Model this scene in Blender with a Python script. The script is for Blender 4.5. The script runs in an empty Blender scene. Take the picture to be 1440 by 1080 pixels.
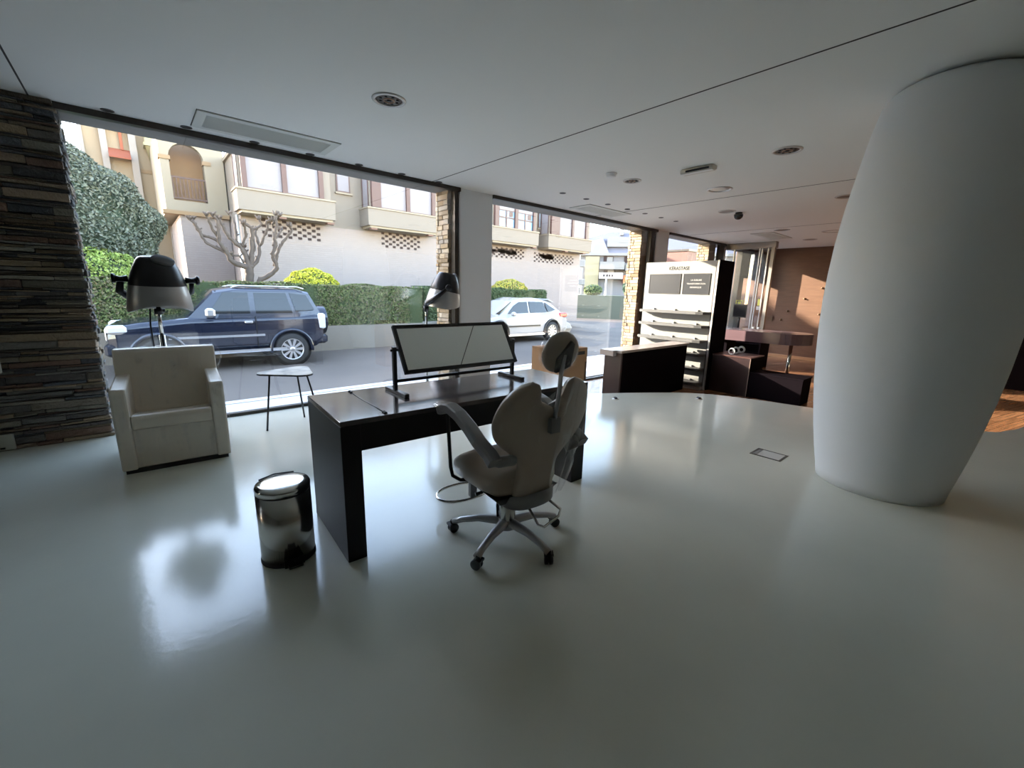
import bpy, math, random
from mathutils import Vector, Matrix
random.seed(7)
C = bpy.context.scene.collection
S = bpy.context.scene
PI = math.pi
# ------------------------------------------------------------------ camera
yaw, pitch, roll, F = math.radians(41.2885), math.radians(12.3303), math.radians(1.4645), 596.056
fv = Vector((math.sin(yaw)*math.cos(pitch), math.cos(yaw)*math.cos(pitch), -math.sin(pitch)))
rv = Vector((math.cos(yaw), -math.sin(yaw), 0)); uv = rv.cross(fv)
r2 = rv*math.cos(roll)+uv*math.sin(roll); u2 = -rv*math.sin(roll)+uv*math.cos(roll)
cam = bpy.data.objects.new('camera', bpy.data.cameras.new('camera'))
cam.matrix_world = Matrix(((r2.x, u2.x, -fv.x, 0), (r2.y, u2.y, -fv.y, 0), (r2.z, u2.z, -fv.z, 1.5), (0, 0, 0, 1)))
cam.data.sensor_width = 36; cam.data.lens = F/1440*36; cam.data.clip_start = .02; cam.data.clip_end = 500
C.objects.link(cam); S.camera = cam
# ------------------------------------------------------------------ world, sun, exposure
w = bpy.data.worlds.new('sky'); S.world = w; w.use_nodes = True
nt = w.node_tree
sky = nt.nodes.new('ShaderNodeTexSky'); sky.sky_type = 'NISHITA'; sky.sun_disc = False
sky.sun_elevation = math.radians(24); sky.sun_rotation = math.radians(-35); sky.air_density = 1.0; sky.dust_density = .3; sky.ozone_density = 2
bg = nt.nodes['Background']; mxs = nt.nodes.new('ShaderNodeMixRGB'); mxs.blend_type = 'MULTIPLY'; mxs.inputs[0].default_value = 1; mxs.inputs[2].default_value = (1.215, .975, .795, 1)
nt.links.new(sky.outputs[0], mxs.inputs[1]); nt.links.new(mxs.outputs[0], bg.inputs[0]); bg.inputs[1].default_value = 1.75
sd = bpy.data.lights.new('sun', 'SUN'); sd.energy = 14; sd.color = (1, .88, .70); sd.angle = math.radians(.6)
so = bpy.data.objects.new('sun', sd); C.objects.link(so)
so.rotation_euler = Vector((-.74, 1, .385)).to_track_quat('Z', 'Y').to_euler(); so.location = (-7, 30, 20)
S.view_settings.view_transform = 'Standard'; S.view_settings.look = 'None'
S.view_settings.gamma = 1; S.view_settings.use_curve_mapping = False
S.view_settings.exposure = 0.74
S.cycles.max_bounces = 12; S.cycles.diffuse_bounces = 7; S.cycles.transparent_max_bounces = 24; S.cycles.glossy_bounces = 5
S.cycles.caustics_reflective = False; S.cycles.sample_clamp_indirect = 6
ZW, ZR, ZS, ZC = -.33, -.42, -.28, 2.99        # wood floor, road, sidewalk, ceiling
# ------------------------------------------------------------------ materials
MATS = {}
def mat(name, col, rough=.5, metal=0, spec=.5, coat=0, nscale=0, namp=0, col2=None, bump=0, bscale=40, stretch=None, alpha=1, coord='Object'):
    if name in MATS: return MATS[name]
    m = bpy.data.materials.new(name); m.use_nodes = True; n = m.node_tree; b = n.nodes['Principled BSDF']
    b.inputs['Base Color'].default_value = (*col, 1); b.inputs['Roughness'].default_value = rough
    b.inputs['Metallic'].default_value = metal; b.inputs['Specular IOR Level'].default_value = spec
    b.inputs['Coat Weight'].default_value = coat; b.inputs['Coat Roughness'].default_value = .05
    b.inputs['Alpha'].default_value = alpha
    if nscale or bump:
        tc = n.nodes.new('ShaderNodeTexCoord'); mp = n.nodes.new('ShaderNodeMapping')
        n.links.new(tc.outputs[coord], mp.inputs[0])
        if stretch: mp.inputs['Scale'].default_value = stretch
    if nscale:
        t = n.nodes.new('ShaderNodeTexNoise'); t.inputs['Scale'].default_value = nscale; t.inputs['Detail'].default_value = 6
        n.links.new(mp.outputs[0], t.inputs['Vector'])
        r = n.nodes.new('ShaderNodeValToRGB'); c2 = col2 or tuple(max(0, c*(1-namp)) for c in col)
        r.color_ramp.elements[0].position = .35; r.color_ramp.elements[1].position = .65
        r.color_ramp.elements[0].color = (*c2, 1); r.color_ramp.elements[1].color = (*col, 1)
        n.links.new(t.outputs['Fac'], r.inputs[0]); n.links.new(r.outputs[0], b.inputs['Base Color'])
    if bump:
        t2 = n.nodes.new('ShaderNodeTexNoise'); t2.inputs['Scale'].default_value = bscale; t2.inputs['Detail'].default_value = 4
        n.links.new(mp.outputs[0], t2.inputs['Vector'])
        bp = n.nodes.new('ShaderNodeBump'); bp.inputs['Strength'].default_value = bump; bp.inputs['Distance'].default_value = .02
        n.links.new(t2.outputs['Fac'], bp.inputs['Height']); n.links.new(bp.outputs[0], b.inputs['Normal'])
    MATS[name] = m; return m
def attr_mat(name, rough=.8, spec=.3, bump=.3, bscale=60):
    if name in MATS: return MATS[name]
    m = mat(name, (.5, .5, .5), rough, 0, spec, bump=bump, bscale=bscale); n = m.node_tree
    a = n.nodes.new('ShaderNodeAttribute'); a.attribute_name = 'tint'
    n.links.new(a.outputs['Color'], n.nodes['Principled BSDF'].inputs['Base Color']); return m
def glass_mat(name, tint=(.96, .97, .97), ior=1.5, rough=0.0):
    if name in MATS: return MATS[name]
    m = bpy.data.materials.new(name); m.use_nodes = True; n = m.node_tree; n.nodes.clear()
    o = n.nodes.new('ShaderNodeOutputMaterial'); x = n.nodes.new('ShaderNodeMixShader')
    t = n.nodes.new('ShaderNodeBsdfTransparent'); t.inputs[0].default_value = (*tint, 1)
    g = n.nodes.new('ShaderNodeBsdfGlossy'); g.inputs['Roughness'].default_value = rough; g.inputs[0].default_value = (1, 1, 1, 1)
    lw = n.nodes.new('ShaderNodeLayerWeight'); lw.inputs[0].default_value = .5      # facing = 1 - cos
    pw = n.nodes.new('ShaderNodeMath'); pw.operation = 'POWER'; pw.inputs[1].default_value = 5
    ma = n.nodes.new('ShaderNodeMath'); ma.operation = 'MULTIPLY_ADD'; r0 = ((ior-1)/(ior+1))**2; ma.inputs[1].default_value = 1-r0; ma.inputs[2].default_value = r0
    n.links.new(lw.outputs['Facing'], pw.inputs[0]); n.links.new(pw.outputs[0], ma.inputs[0]); n.links.new(ma.outputs[0], x.inputs[0])
    n.links.new(t.outputs[0], x.inputs[1]); n.links.new(g.outputs[0], x.inputs[2])
    n.links.new(x.outputs[0], o.inputs[0]); MATS[name] = m; return m
def plank_mat(name, c1, c2, rough, pw, pl, rot=0, bump=.15, gap=(.03, .015, .01)):
    if name in MATS: return MATS[name]
    m = mat(name, c1, rough); n = m.node_tree; b = n.nodes['Principled BSDF']
    tc = n.nodes.new('ShaderNodeTexCoord'); mp = n.nodes.new('ShaderNodeMapping'); mp.inputs['Rotation'].default_value = (0, 0, rot)
    n.links.new(tc.outputs['Object'], mp.inputs[0])
    br = n.nodes.new('ShaderNodeTexBrick'); br.inputs['Scale'].default_value = 1; br.inputs['Brick Width'].default_value = pl; br.inputs['Row Height'].default_value = pw
    br.inputs['Mortar Size'].default_value = .004; br.inputs['Color1'].default_value = (*c1, 1); br.inputs['Color2'].default_value = (*c2, 1); br.inputs['Mortar'].default_value = (*gap, 1)
    n.links.new(mp.outputs[0], br.inputs['Vector'])
    mp2 = n.nodes.new('ShaderNodeMapping'); mp2.inputs['Scale'].default_value = (1.2, 22, 1); n.links.new(mp.outputs[0], mp2.inputs[0])
    t = n.nodes.new('ShaderNodeTexNoise'); t.inputs['Scale'].default_value = 2; t.inputs['Detail'].default_value = 7; n.links.new(mp2.outputs[0], t.inputs['Vector'])
    mx = n.nodes.new('ShaderNodeMixRGB'); mx.blend_type = 'MULTIPLY'; mx.inputs[0].default_value = .75
    n.links.new(br.outputs['Color'], mx.inputs[1])
    rr = n.nodes.new('ShaderNodeValToRGB'); rr.color_ramp.elements[0].position = .3; rr.color_ramp.elements[0].color = (.45, .4, .38, 1); rr.color_ramp.elements[1].position = .65
    n.links.new(t.outputs['Fac'], rr.inputs[0]); n.links.new(rr.outputs[0], mx.inputs[2]); n.links.new(mx.outputs[0], b.inputs['Base Color'])
    return m
def brick_mat(name, c1, c2, mortar, bw, bh, msize=.012, bump=.4, rough=.85, vert=True):
    if name in MATS: return MATS[name]
    m = mat(name, c1, rough, spec=.2); n = m.node_tree; b = n.nodes['Principled BSDF']
    tc = n.nodes.new('ShaderNodeTexCoord'); sx = n.nodes.new('ShaderNodeSeparateXYZ'); n.links.new(tc.outputs['Object'], sx.inputs[0])
    ad = n.nodes.new('ShaderNodeMath'); n.links.new(sx.outputs['X'], ad.inputs[0]); n.links.new(sx.outputs['Y'], ad.inputs[1])
    cx = n.nodes.new('ShaderNodeCombineXYZ'); n.links.new(ad.outputs[0], cx.inputs['X']); n.links.new(sx.outputs['Z'], cx.inputs['Y'])
    br = n.nodes.new('ShaderNodeTexBrick'); br.inputs['Scale'].default_value = 1; br.inputs['Brick Width'].default_value = bw; br.inputs['Row Height'].default_value = bh
    br.inputs['Mortar Size'].default_value = msize; br.inputs['Color1'].default_value = (*c1, 1); br.inputs['Color2'].default_value = (*c2, 1); br.inputs['Mortar'].default_value = (*mortar, 1)
    n.links.new(cx.outputs[0], br.inputs['Vector']); n.links.new(br.outputs['Color'], b.inputs['Base Color'])
    if bump:
        bp = n.nodes.new('ShaderNodeBump'); bp.inputs['Strength'].default_value = bump; bp.inputs['Distance'].default_value = .02; bp.invert = True
        n.links.new(br.outputs['Fac'], bp.inputs['Height']); n.links.new(bp.outputs[0], b.inputs['Normal'])
    return m
# ------------------------------------------------------------------ mesh builder
class MB:
    def __init__(s): s.v = []; s.f = []; s.sm = []; s.tint = []; s.mi = []
    def add(s, vs, fs, smooth=False, tint=None, mi=0):
        o = len(s.v); s.v += [tuple(v) for v in vs]
        for f in fs: s.f.append(tuple(i+o for i in f)); s.sm.append(smooth); s.tint.append(tint); s.mi.append(mi)
        return s
    def box(s, x0, x1, y0, y1, z0, z1, M=None, **k):
        x0, x1 = sorted((x0, x1)); y0, y1 = sorted((y0, y1)); z0, z1 = sorted((z0, z1))
        vs = [Vector(p) for p in ((x0,y0,z0),(x1,y0,z0),(x1,y1,z0),(x0,y1,z0),(x0,y0,z1),(x1,y0,z1),(x1,y1,z1),(x0,y1,z1))]
        if M: vs = [M @ v for v in vs]
        return s.add(vs, [(0,3,2,1),(4,5,6,7),(0,1,5,4),(1,2,6,5),(2,3,7,6),(3,0,4,7)], **k)
    def bbox(s, x0, x1, y0, y1, z0, z1, b=.01, M=None, **k):      # box with chamfered edges (convex)
        pts = []
        for z, i in ((z0, b), (z0+b, 0), (z1-b, 0), (z1, b)):
            X0, X1, Y0, Y1 = x0+i, x1-i, y0+i, y1-i; c = b*.8
            pts.append([(X0+c,Y0,z),(X1-c,Y0,z),(X1,Y0+c,z),(X1,Y1-c,z),(X1-c,Y1,z),(X0+c,Y1,z),(X0,Y1-c,z),(X0,Y0+c,z)])
        return s.loft(pts, M=M, **k)
    def loft(s, rings, closed=True, caps=True, M=None, **k):
        n = len(rings[0]); vs = [Vector(p) for r in rings for p in r]
        if M: vs = [M @ v for v in vs]
        fs = []
        for i in range(len(rings)-1):
            for j in range(n if closed else n-1):
                a, b2 = i*n+j, i*n+(j+1) % n; fs.append((a, b2, b2+n, a+n))
        if caps and closed: fs.append(tuple(range(n-1, -1, -1))); fs.append(tuple((len(rings)-1)*n+j for j in range(n)))
        return s.add(vs, fs, **k)
    def tube(s, pts, r, n=10, caps=True, closed=False, smooth=True, flat=1, **k):
        P = [Vector(p) for p in pts]; R = r if isinstance(r, (list, tuple)) else [r]*len(P); rings = []
        ref = None
        for i, p in enumerate(P):
            if closed: d = P[(i+1) % len(P)]-P[i-1]
            else: d = P[min(i+1, len(P)-1)]-P[max(i-1, 0)]
            d.normalize()
            if ref is None: ref = Vector((0,0,1)) if abs(d.z) < .9 else Vector((1,0,0))
            a = d.cross(ref)
            if a.length < 1e-4: a = d.orthogonal()
            a.normalize(); b = a.cross(d).normalized(); ref = b
            rings.append([p+(a*math.cos(t)+b*math.sin(t)*flat)*R[i] for t in [2*PI*j/n for j in range(n)]])
        if closed: rings.append(rings[0])
        return s.loft(rings, caps=caps and not closed, smooth=smooth, **k)
    def lathe(s, prof, c=(0,0,0), n=32, M=None, smooth=True, sx=1, sy=1, caps=True, **k):
        rings = [[(c[0]+r*sx*math.cos(2*PI*j/n), c[1]+r*sy*math.sin(2*PI*j/n), c[2]+z) for j in range(n)] for r, z in prof]
        return s.loft(rings, M=M, smooth=smooth, caps=caps, **k)
    def prism(s, poly, z0, z1, M=None, **k):
        return s.loft([[(x, y, z0) for x, y in poly], [(x, y, z1) for x, y in poly]], M=M, **k)
    def grid(s, fn, nu, nv, thick=None, **k):
        vs = [Vector(fn(i/nu, j/nv)) for i in range(nu+1) for j in range(nv+1)]
        fs = [(i*(nv+1)+j, (i+1)*(nv+1)+j, (i+1)*(nv+1)+j+1, i*(nv+1)+j+1) for i in range(nu) for j in range(nv)]
        return s.add(vs, fs, **k)
    def build(s, name, m, parent=None, bevel=0, subsurf=0, solid=0):
        me = bpy.data.meshes.new(name); me.from_pydata(s.v, [], s.f); 
        ms = m if isinstance(m, (list, tuple)) else [m]
        for q in ms: me.materials.append(q)
        me.polygons.foreach_set('use_smooth', s.sm); me.polygons.foreach_set('material_index', s.mi)
        if any(t is not None for t in s.tint):
            a = me.attributes.new('tint', 'FLOAT_COLOR', 'FACE')
            fl = []
            for t in s.tint: fl += [*(t or (.5, .5, .5)), 1]
            a.data.foreach_set('color', fl)
        me.update()
        o = bpy.data.objects.new(name, me); C.objects.link(o)
        if parent: o.parent = parent
        if solid: q = o.modifiers.new('s', 'SOLIDIFY'); q.thickness = solid; q.offset = 0
        if bevel: q = o.modifiers.new('b', 'BEVEL'); q.width = bevel; q.segments = 2; q.limit_method = 'ANGLE'
        if subsurf: q = o.modifiers.new('ss', 'SUBSURF'); q.levels = subsurf; q.render_levels = subsurf
        return o
def tag(o, label=None, cat=None, group=None, kind=None):
    if label: o['label'] = label
    if cat: o['category'] = cat
    if group: o['group'] = group
    if kind: o['kind'] = kind
    return o
def thing(name, label, cat, loc=(0,0,0), rz=0, group=None):
    o = bpy.data.objects.new(name, None); C.objects.link(o); o.location = loc; o.rotation_euler = (0, 0, rz); o.empty_display_size = .1
    return tag(o, label, cat, group)
def struct(name, mb, m, parent=None, **k):
    o = mb.build(name, m, parent, **k)
    if not parent: o['kind'] = 'structure'
    return o
def text(name, body, size, m, M, parent, ext=.002):
    cu = bpy.data.curves.new(name, 'FONT'); cu.body = body; cu.size = size; cu.align_x = 'CENTER'; cu.align_y = 'CENTER'; cu.extrude = ext; cu.offset = size*.008
    t = bpy.data.objects.new(name+'_tmp', cu); C.objects.link(t)
    dg = bpy.context.evaluated_depsgraph_get(); me = bpy.data.meshes.new_from_object(t.evaluated_get(dg)); bpy.data.objects.remove(t)
    me.materials.clear(); me.materials.append(m); me.transform(M)
    o = bpy.data.objects.new(name, me); C.objects.link(o); o.parent = parent; return o
def copy_tree(o, parent=None):
    c = o.copy(); C.objects.link(c)
    if parent: c.parent = parent
    for ch in list(o.children): copy_tree(ch, c)
    return c
def leaves(mb, pts, size, tints, flat=None):
    for p, nrm in pts:
        nrm = Vector(nrm); d = (nrm*.7+Vector((random.gauss(0,1), random.gauss(0,1), random.gauss(0,1)))*.55).normalized()
        a = d.orthogonal().normalized(); a.rotate(Matrix.Rotation(random.random()*6.28, 3, d)); b = d.cross(a)
        s1 = size*random.uniform(.6, 1.3); s2 = s1*.5; p = Vector(p)
        mb.add([p-a*s1, p-b*s2+d*s1*.2, p+a*s1, p+b*s2+d*s1*.2], [(0,1,2,3)], tint=random.choice(tints))
def jit(c, a): 
    k = 1+random.uniform(-a, a); return tuple(max(0, x*k) for x in c)
white = mat('white_paint', (.78, .78, .77), .6)
# ================================================================== SETTING
M_floor = mat('white_resin_floor', (.675, .68, .585), .14, nscale=1.3, col2=(.635, .64, .55), bump=.028, bscale=26)
edge = [(4.0,5.72),(4.05,5.2),(4.22,4.6),(4.5,4.27),(4.9,4.04),(5.32,3.81),(5.8,3.52),(6.36,3.12),(6.65,2.75),(6.84,2.25),(6.98,1.69),(7.2,.8),(7.48,-.06),(7.8,-.27),(8.3,-.42),(9.5,-.65),(12,-.85),(15.2,-.95)]
def spl(p, k=6):
    out = []
    for i in range(len(p)-1):
        p0, p1, p2, p3 = p[max(i-1,0)], p[i], p[i+1], p[min(i+2,len(p)-1)]
        for j in range(k):
            t = j/k; out.append(tuple(.5*(2*b+(c-a)*t+(2*a-5*b+4*c-d)*t*t+(3*b-a-3*c+d)*t**3) for a, b, c, d in zip(p0, p1, p2, p3)))
    return out+[p[-1]]
struct('floor', MB().prism([(-6,-6),(15.2,-6)]+spl(edge)[::-1]+[(-6,5.72)], ZW, 0), M_floor)
M_wood = plank_mat('red_wood_floor', (.40, .20, .105), (.30, .14, .07), .22, .12, 1.4, rot=.25)
struct('floor_wood', MB().box(3.5, 15.3, -6, 5.75, ZW-.1, ZW-.002), M_wood)
M_ceil = mat('ceiling_paint', (.845, .84, .80), .75, spec=.2)
struct('ceiling', MB().box(-6.1, 15.3, -6.1, 5.75, ZC, ZC+.12), M_ceil)
M_joint = mat('joint_shadow_gap', (.07, .065, .055), .9)
for i, x in enumerate((-.473, 3.367, 7.02, 10.7)):
    struct('trim_%d' % (i+1), MB().box(x-.006, x+.006, -6, 5.66, ZC-.0025, ZC+.01), M_joint)
M_wall = mat('plain_wall_paint', (.42, .42, .39), .8, spec=.2)
struct('wall_rear', MB().box(-6.1, 15.3, -6.1, -6, ZW, ZC), M_wall)
struct('wall_left', MB().box(-6.1, -6, -6, 5.6, ZW, ZC), M_wall)
# back wall of brown boards with pegs
M_bw = plank_mat('brown_wall_board', (.19, .092, .052), (.16, .075, .042), .55, 3.2, 1.35, rot=0, gap=(.05, .02, .015))
struct('wall_right', MB().box(15.2, 15.32, -6, 6.2, ZW, ZC+.02), mat('brown_board', (0.175, 0.088, 0.052), .5, nscale=3, namp=.18, stretch=(1, 1, 8)))
pk0 = None
for y, z in ((3.65,1.82),(3.1,1.35),(3.62,1.06),(4.45,1.12),(4.05,1.5),(4.1,.1),(3.45,.05),(2.75,1.95),(4.6,.85),(3.0,.45),(2.3,1.0),(2.4,.2),(1.7,1.6)):
    if pk0 is None:
        o = pk0 = MB().lathe([(.03,0),(.03,.02),(.018,.03),(.018,.07)], n=12, M=Matrix.Rotation(-PI/2, 4, 'Y')).build('wall_peg', mat('peg_metal', (.35,.25,.16), .4, .6))
        tag(o, 'small round metal peg on the brown boarded far wall', 'wall peg', 'pegs on the far wall')
    else: o = pk0.copy(); C.objects.link(o)
    o.location = (15.2, y, z)
for y, z in ((3.13, .62), (4.92, .86)):
    t = MB().box(15.17, 15.2, y-.09, y+.09, z-.06, z+.06).build('wall_plate', mat('bronze_plate', (.16,.10,.06), .4, .5))
    tag(t, 'dark wall plate on the brown wall, %s' % ('beside the white column' if y < 4 else 'beside the glass lobby frame'), 'wall plate', 'wall plates on the far wall')
struct('baseboard_right', MB().box(15.17, 15.2, -6, 5.6, ZW, ZW+.09), mat('light_wood_trim', (.45,.25,.13), .4))
# dark stacked slate wall
slate_cols = [(.15,.13,.10),(.10,.094,.085),(.20,.16,.11),(.085,.092,.098),(.23,.18,.115),(.17,.11,.08),(.20,.187,.145),(.07,.07,.07),(.25,.19,.13),(.17,.16,.14),(.12,.11,.10)]
M_slate = attr_mat('stacked_slate', .7, .35, .8, 45)
sw = MB().box(-6, -.36, 5.66, 5.95, ZR, ZC)
sw.tint = [(.03,.027,.024)]*len(sw.f)
z = 0.0
while z < ZC-.01:
    h = min(random.choice((.014,.018,.022,.026,.03,.036,.05,.07)), ZC-z)
    x = -2.3-random.random()*.3
    while x < -.345:
        L = random.uniform(.1, .55)*(1.3 if h > .05 else 1); x1 = min(x+L, -.33+random.uniform(-.012,.012))
        if -.345-x1 < .09: x1 = -.33+random.uniform(-.012,.012)
        d = random.uniform(0, .05)
        RM = Matrix.Translation(((x+x1)/2, 5.65, z+h/2)) @ Matrix.Rotation(random.gauss(0,.012), 4, 'Y') @ Matrix.Rotation(random.gauss(0,.03), 4, 'Z') @ Matrix.Translation((-(x+x1)/2, -5.65, -z-h/2))
        sw.bbox(x+.002, x1-.002, 5.6+d, 5.68, z+random.uniform(.001,.004), z+h-random.uniform(.001,.004), b=min(.005, h*.18), M=RM, tint=jit(random.choice(slate_cols), .3))
        x = x1
    z += h
z = 0.0                                     # the end face of the wall, towards the window
while z < ZC-.01:
    h = min(random.uniform(.03,.07), ZC-z); y = 5.7
    while y < 6.05:
        L = random.uniform(.1,.25); sw.bbox(-.5, -.345+random.uniform(0,.03), y, min(y+L, 6.08)-.004, z+.003, z+h-.002, b=.006, tint=jit(random.choice(slate_cols), .3)); y += L
    z += h
struct('wall_slate', sw, M_slate)
# plastered pillars and stone stubs outside
M_pil = mat('pillar_paint', (.70, .72, .74), .6)
struct('pillar', MB().box(3.855, 4.48, 5.687, 6.1, ZW, ZC), M_pil)
struct('pillar', MB().box(9.40, 9.945, 5.687, 6.1, ZW, ZC), M_pil)
st_cols = [(.34,.26,.17),(.40,.32,.22),(.29,.235,.17),(.36,.29,.22),(.25,.185,.115),(.40,.345,.27),(.31,.27,.225)]
M_st = attr_mat('buff_stone', .85, .2, .4, 40)
for (x0, x1) in ((3.68, 3.85), (8.88, 9.3), (12.26, 12.7)):
    sp = MB().box(x0+.03, x1, 5.78, 6.08, ZR, ZC); sp.tint = [(.25,.2,.15)]*6
    z = ZR
    while z < ZC-.01:
        h = min(random.uniform(.055,.085), ZC-z); y = 5.76
        while y < 6.09:
            L = random.uniform(.1,.24); y1 = min(y+L, 6.1)
            sp.bbox(x0+random.uniform(0,.02), x0+.1, y+.003, y1-.003, z+.004, z+h-.003, b=.006, tint=jit(random.choice(st_cols), .15)); y = y1
        x = x0
        while x < x1-.01:
            L = random.uniform(.12,.25); X1 = min(x+L, x1); sp.bbox(x+.003, X1-.003, 6.04, 6.1+random.uniform(-.015,.01), z+.004, z+h-.003, b=.006, tint=jit(random.choice(st_cols), .15)); x = X1
        z += h
    struct('pillar_stone', sp, M_st)
# exterior soffit above the windows, plinth under window
struct('trim_soffit', MB().box(-6, 15.3, 5.74, 6.11, 2.95, 3.1), mat('soffit_render', (0.19, 0.175, 0.16), .8))
struct('wall_plinth', MB().box(-6, 4.0, 5.72, 5.9, ZR, -.02), mat('plinth_stone', (.6,.58,.54), .8))
# windows: dark frames and glass
M_frame = mat('dark_bronze_frame', (.055,.048,.042), .35, .6)
M_alu = mat('pale_aluminium', (.62,.62,.63), .3, .7)
M_glass = glass_mat('window_glass', ior=1.7)
def window(name, x0, x1, zb, posts, alus):
    w_ = struct(name, MB().box(x0, x1, 5.655, 5.74, ZC-.055, ZC).box(x0, x1, 5.66, 5.74, zb, zb+.035), M_frame)
    for a, b in posts: MB().box(a, b, 5.65, 5.75, zb, ZC-.05).build('window_post', M_frame, w_)
    for a, b in alus: MB().box(a, b, 5.66, 5.72, zb, ZC-.1).build('glazing_bead', M_alu, w_)
    MB().box(x0+.01, x1-.01, 5.688, 5.698, zb+.03, ZC-.05).build('pane', M_glass, w_)
    return w_
window('window_1', -.34, 3.855, 0.0, [(3.74, 3.80)], [(3.825, 3.853)])
window('window_2', 4.48, 9.40, ZW, [(9.1, 9.28)], [(9.33, 9.38)])
window('window_3', 9.945, 13.2, ZW, [(12.72, 12.98)], [(13.02, 13.12)])
# glass lobby by the entrance
lob = struct('window_4', MB().box(13.12, 13.3, 4.36, 5.7, 2.83, ZC).box(13.14, 13.26, 4.38, 4.46, ZW, 2.83).box(13.16, 13.24, 4.4, 5.7, ZW, ZW+.08), mat('grey_lobby_frame', (.30,.28,.26), .4, .5))
for y, ww in ((5.44, .03), (4.76, .035), (4.70, .035), (4.55, .03)):
    MB().box(13.17, 13.23, y-ww/2, y+ww/2, ZW+.08, 2.83).build('glazing_bar', M_alu, lob)
MB().box(13.195, 13.205, 4.46, 5.66, ZW+.08, 2.83).build('pane', M_glass, lob)
d1 = struct('door_1', MB().box(13.25, 15.2, 5.65, 5.75, 2.86, ZC).box(14.17, 14.5, 5.6, 5.75, ZW, 2.86).box(14.5, 15.2, 5.62, 5.74, 2.1, 2.86), M_frame)
MB().box(13.3, 14.17, 5.69, 5.70, ZW, 2.86).build('pane', M_glass, d1); MB().box(14.5, 15.18, 5.69, 5.70, ZW, 2.1).build('pane', M_glass, d1)
MB().tube([(14.6,5.6,.6),(14.6,5.6,1.1)], .015).build('handle', M_alu, d1)
yel = mat('yellow_sticker', (.85,.85,.2), .5)
for y, z, hh, lb in ((5.12, 1.36, .055, 'yellow framed sticker on the lobby glass above the monitor'), (4.60, 1.37, .09, 'plain yellow sticker at the edge of the lobby glass')):
    s_ = MB()
    if y > 5: s_.box(13.19,13.194,y-.1,y+.1,z+hh-.02,z+hh).box(13.19,13.194,y-.1,y-.08,z-hh,z+hh).box(13.19,13.194,y+.08,y+.1,z-hh,z+hh).box(13.19,13.194,y-.045,y+.045,z-hh,z+.01)
    else: s_.box(13.19,13.194,y-.035,y+.035,z-hh,z+hh)
    tag(s_.build('glass_sticker', yel), lb, 'sticker')
tag(MB().box(13.19,13.194,4.58,4.65,1.16,1.26).build('glass_sticker', white), 'small white sticker under the yellow one on the lobby glass', 'sticker')
# exterior panel seen above the display unit
ob = thing('outdoor_kiosk', 'dark red-brown boarded kiosk standing outside beyond the entrance, above the white display', 'kiosk', (18.5, 9.6, ZR))
MB().box(-1.15, 1.15, -.6, .6, 0, 3.72).build('kiosk_body', mat('brown_outdoor_board', (.13,.05,.035), .6), ob)
MB().box(-1.2, 1.2, -.65, .65, 3.72, 3.8).build('kiosk_roof', M_frame, ob)
# ------------------------------------------------------------------ ceiling fittings
M_dark = mat('black_plastic', (.012,.012,.013), .4)
M_grille = mat('grille_metal', (.16,.14,.12), .5, .4)
M_ring = mat('brushed_ring', (.55,.53,.5), .3, .6)
def disc_grille(x, y, r, label, name='ceiling_speaker', group='round ceiling speakers', cols=(M_ring, M_grille), hole=True):
    t = thing(name, label, 'ceiling speaker' if 'speaker' in name else 'ceiling vent', (x, y, ZC), 0, group)
    MB().lathe([(r,0),(r,-.006),(r*.93,-.014),(r*.80,-.012),(r*.78,-.002),(r*.78,0)], n=36, caps=False).build('rim', cols[0], t)
    g = MB().lathe([(r*.78,-.002),(r*.5,-.006),(.005,-.008)], n=30)
    g.build('grille', cols[1], t)
    if hole:
        for k in range(8):
            a = k*PI/4; MB().lathe([(r*.09,-.004),(r*.09,-.012)], c=(math.cos(a)*r*.52, math.sin(a)*r*.52, 0), n=10).build('grille_hole', M_dark, t)
        MB().lathe([(r*.14,-.004),(r*.14,-.014)], n=14).build('grille_centre', M_dark, t)
        MB().lathe([(r*.34,-.004),(r*.34,-.013),(r*.28,-.013),(r*.28,-.004)], n=24, caps=False).build('inner_ring', mat('copper_ring', (.35,.22,.14), .4, .5), t)
    return t
disc_grille(1.739, 3.577, .135, 'round ceiling speaker with copper inner ring, nearest above the desk')
disc_grille(5.24, 1.77, .14, 'round ceiling speaker beside the bulging white column')
disc_grille(5.212, 3.6, .12, 'round ceiling speaker beside the small white smoke detector')
disc_grille(6.44, 2.975, .17, 'round ceiling vent with chrome rim beyond the emergency light', 'ceiling_vent', 'round ceiling vents', (M_alu, M_ring), False)
disc_grille(8.137, 3.58, .15, 'flat grey round ceiling disc right beside the dome camera', 'ceiling_vent', 'round ceiling vents', (M_ring, mat('disc_grey', (.3,.27,.24), .5)), False)
disc_grille(8.075, 1.846, .14, 'round ceiling disc half hidden behind the white column', 'ceiling_vent', 'round ceiling vents', (M_ring, M_grille), False)
disc_grille(11.04, 3.6, .16, 'brown round ceiling disc above the square ceiling grille by the entrance', 'ceiling_vent', 'round ceiling vents', (M_ring, M_grille), False)
disc_grille(13.2, 3.62, .16, 'farthest round ceiling disc, near the brown wall', 'ceiling_vent', 'round ceiling vents', (M_ring, M_grille), False)
disc_grille(11.9, 2.86, .2, 'flat round ceiling disc beside the column, over the wood floor', 'ceiling_vent', 'round ceiling vents', (M_ring, M_ceil), False)
sm = thing('smoke_detector', 'small white round smoke detector on the ceiling', 'smoke detector', (4.741, 3.59, ZC))
MB().lathe([(.07,0),(.07,-.012),(.06,-.02),(.06,-.035),(.045,-.045),(.01,-.047)], n=28).build('cover', white, sm)
em = thing('emergency_light', 'long white emergency light fixed under the ceiling', 'emergency light', (5.23, 2.70, ZC))
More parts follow.
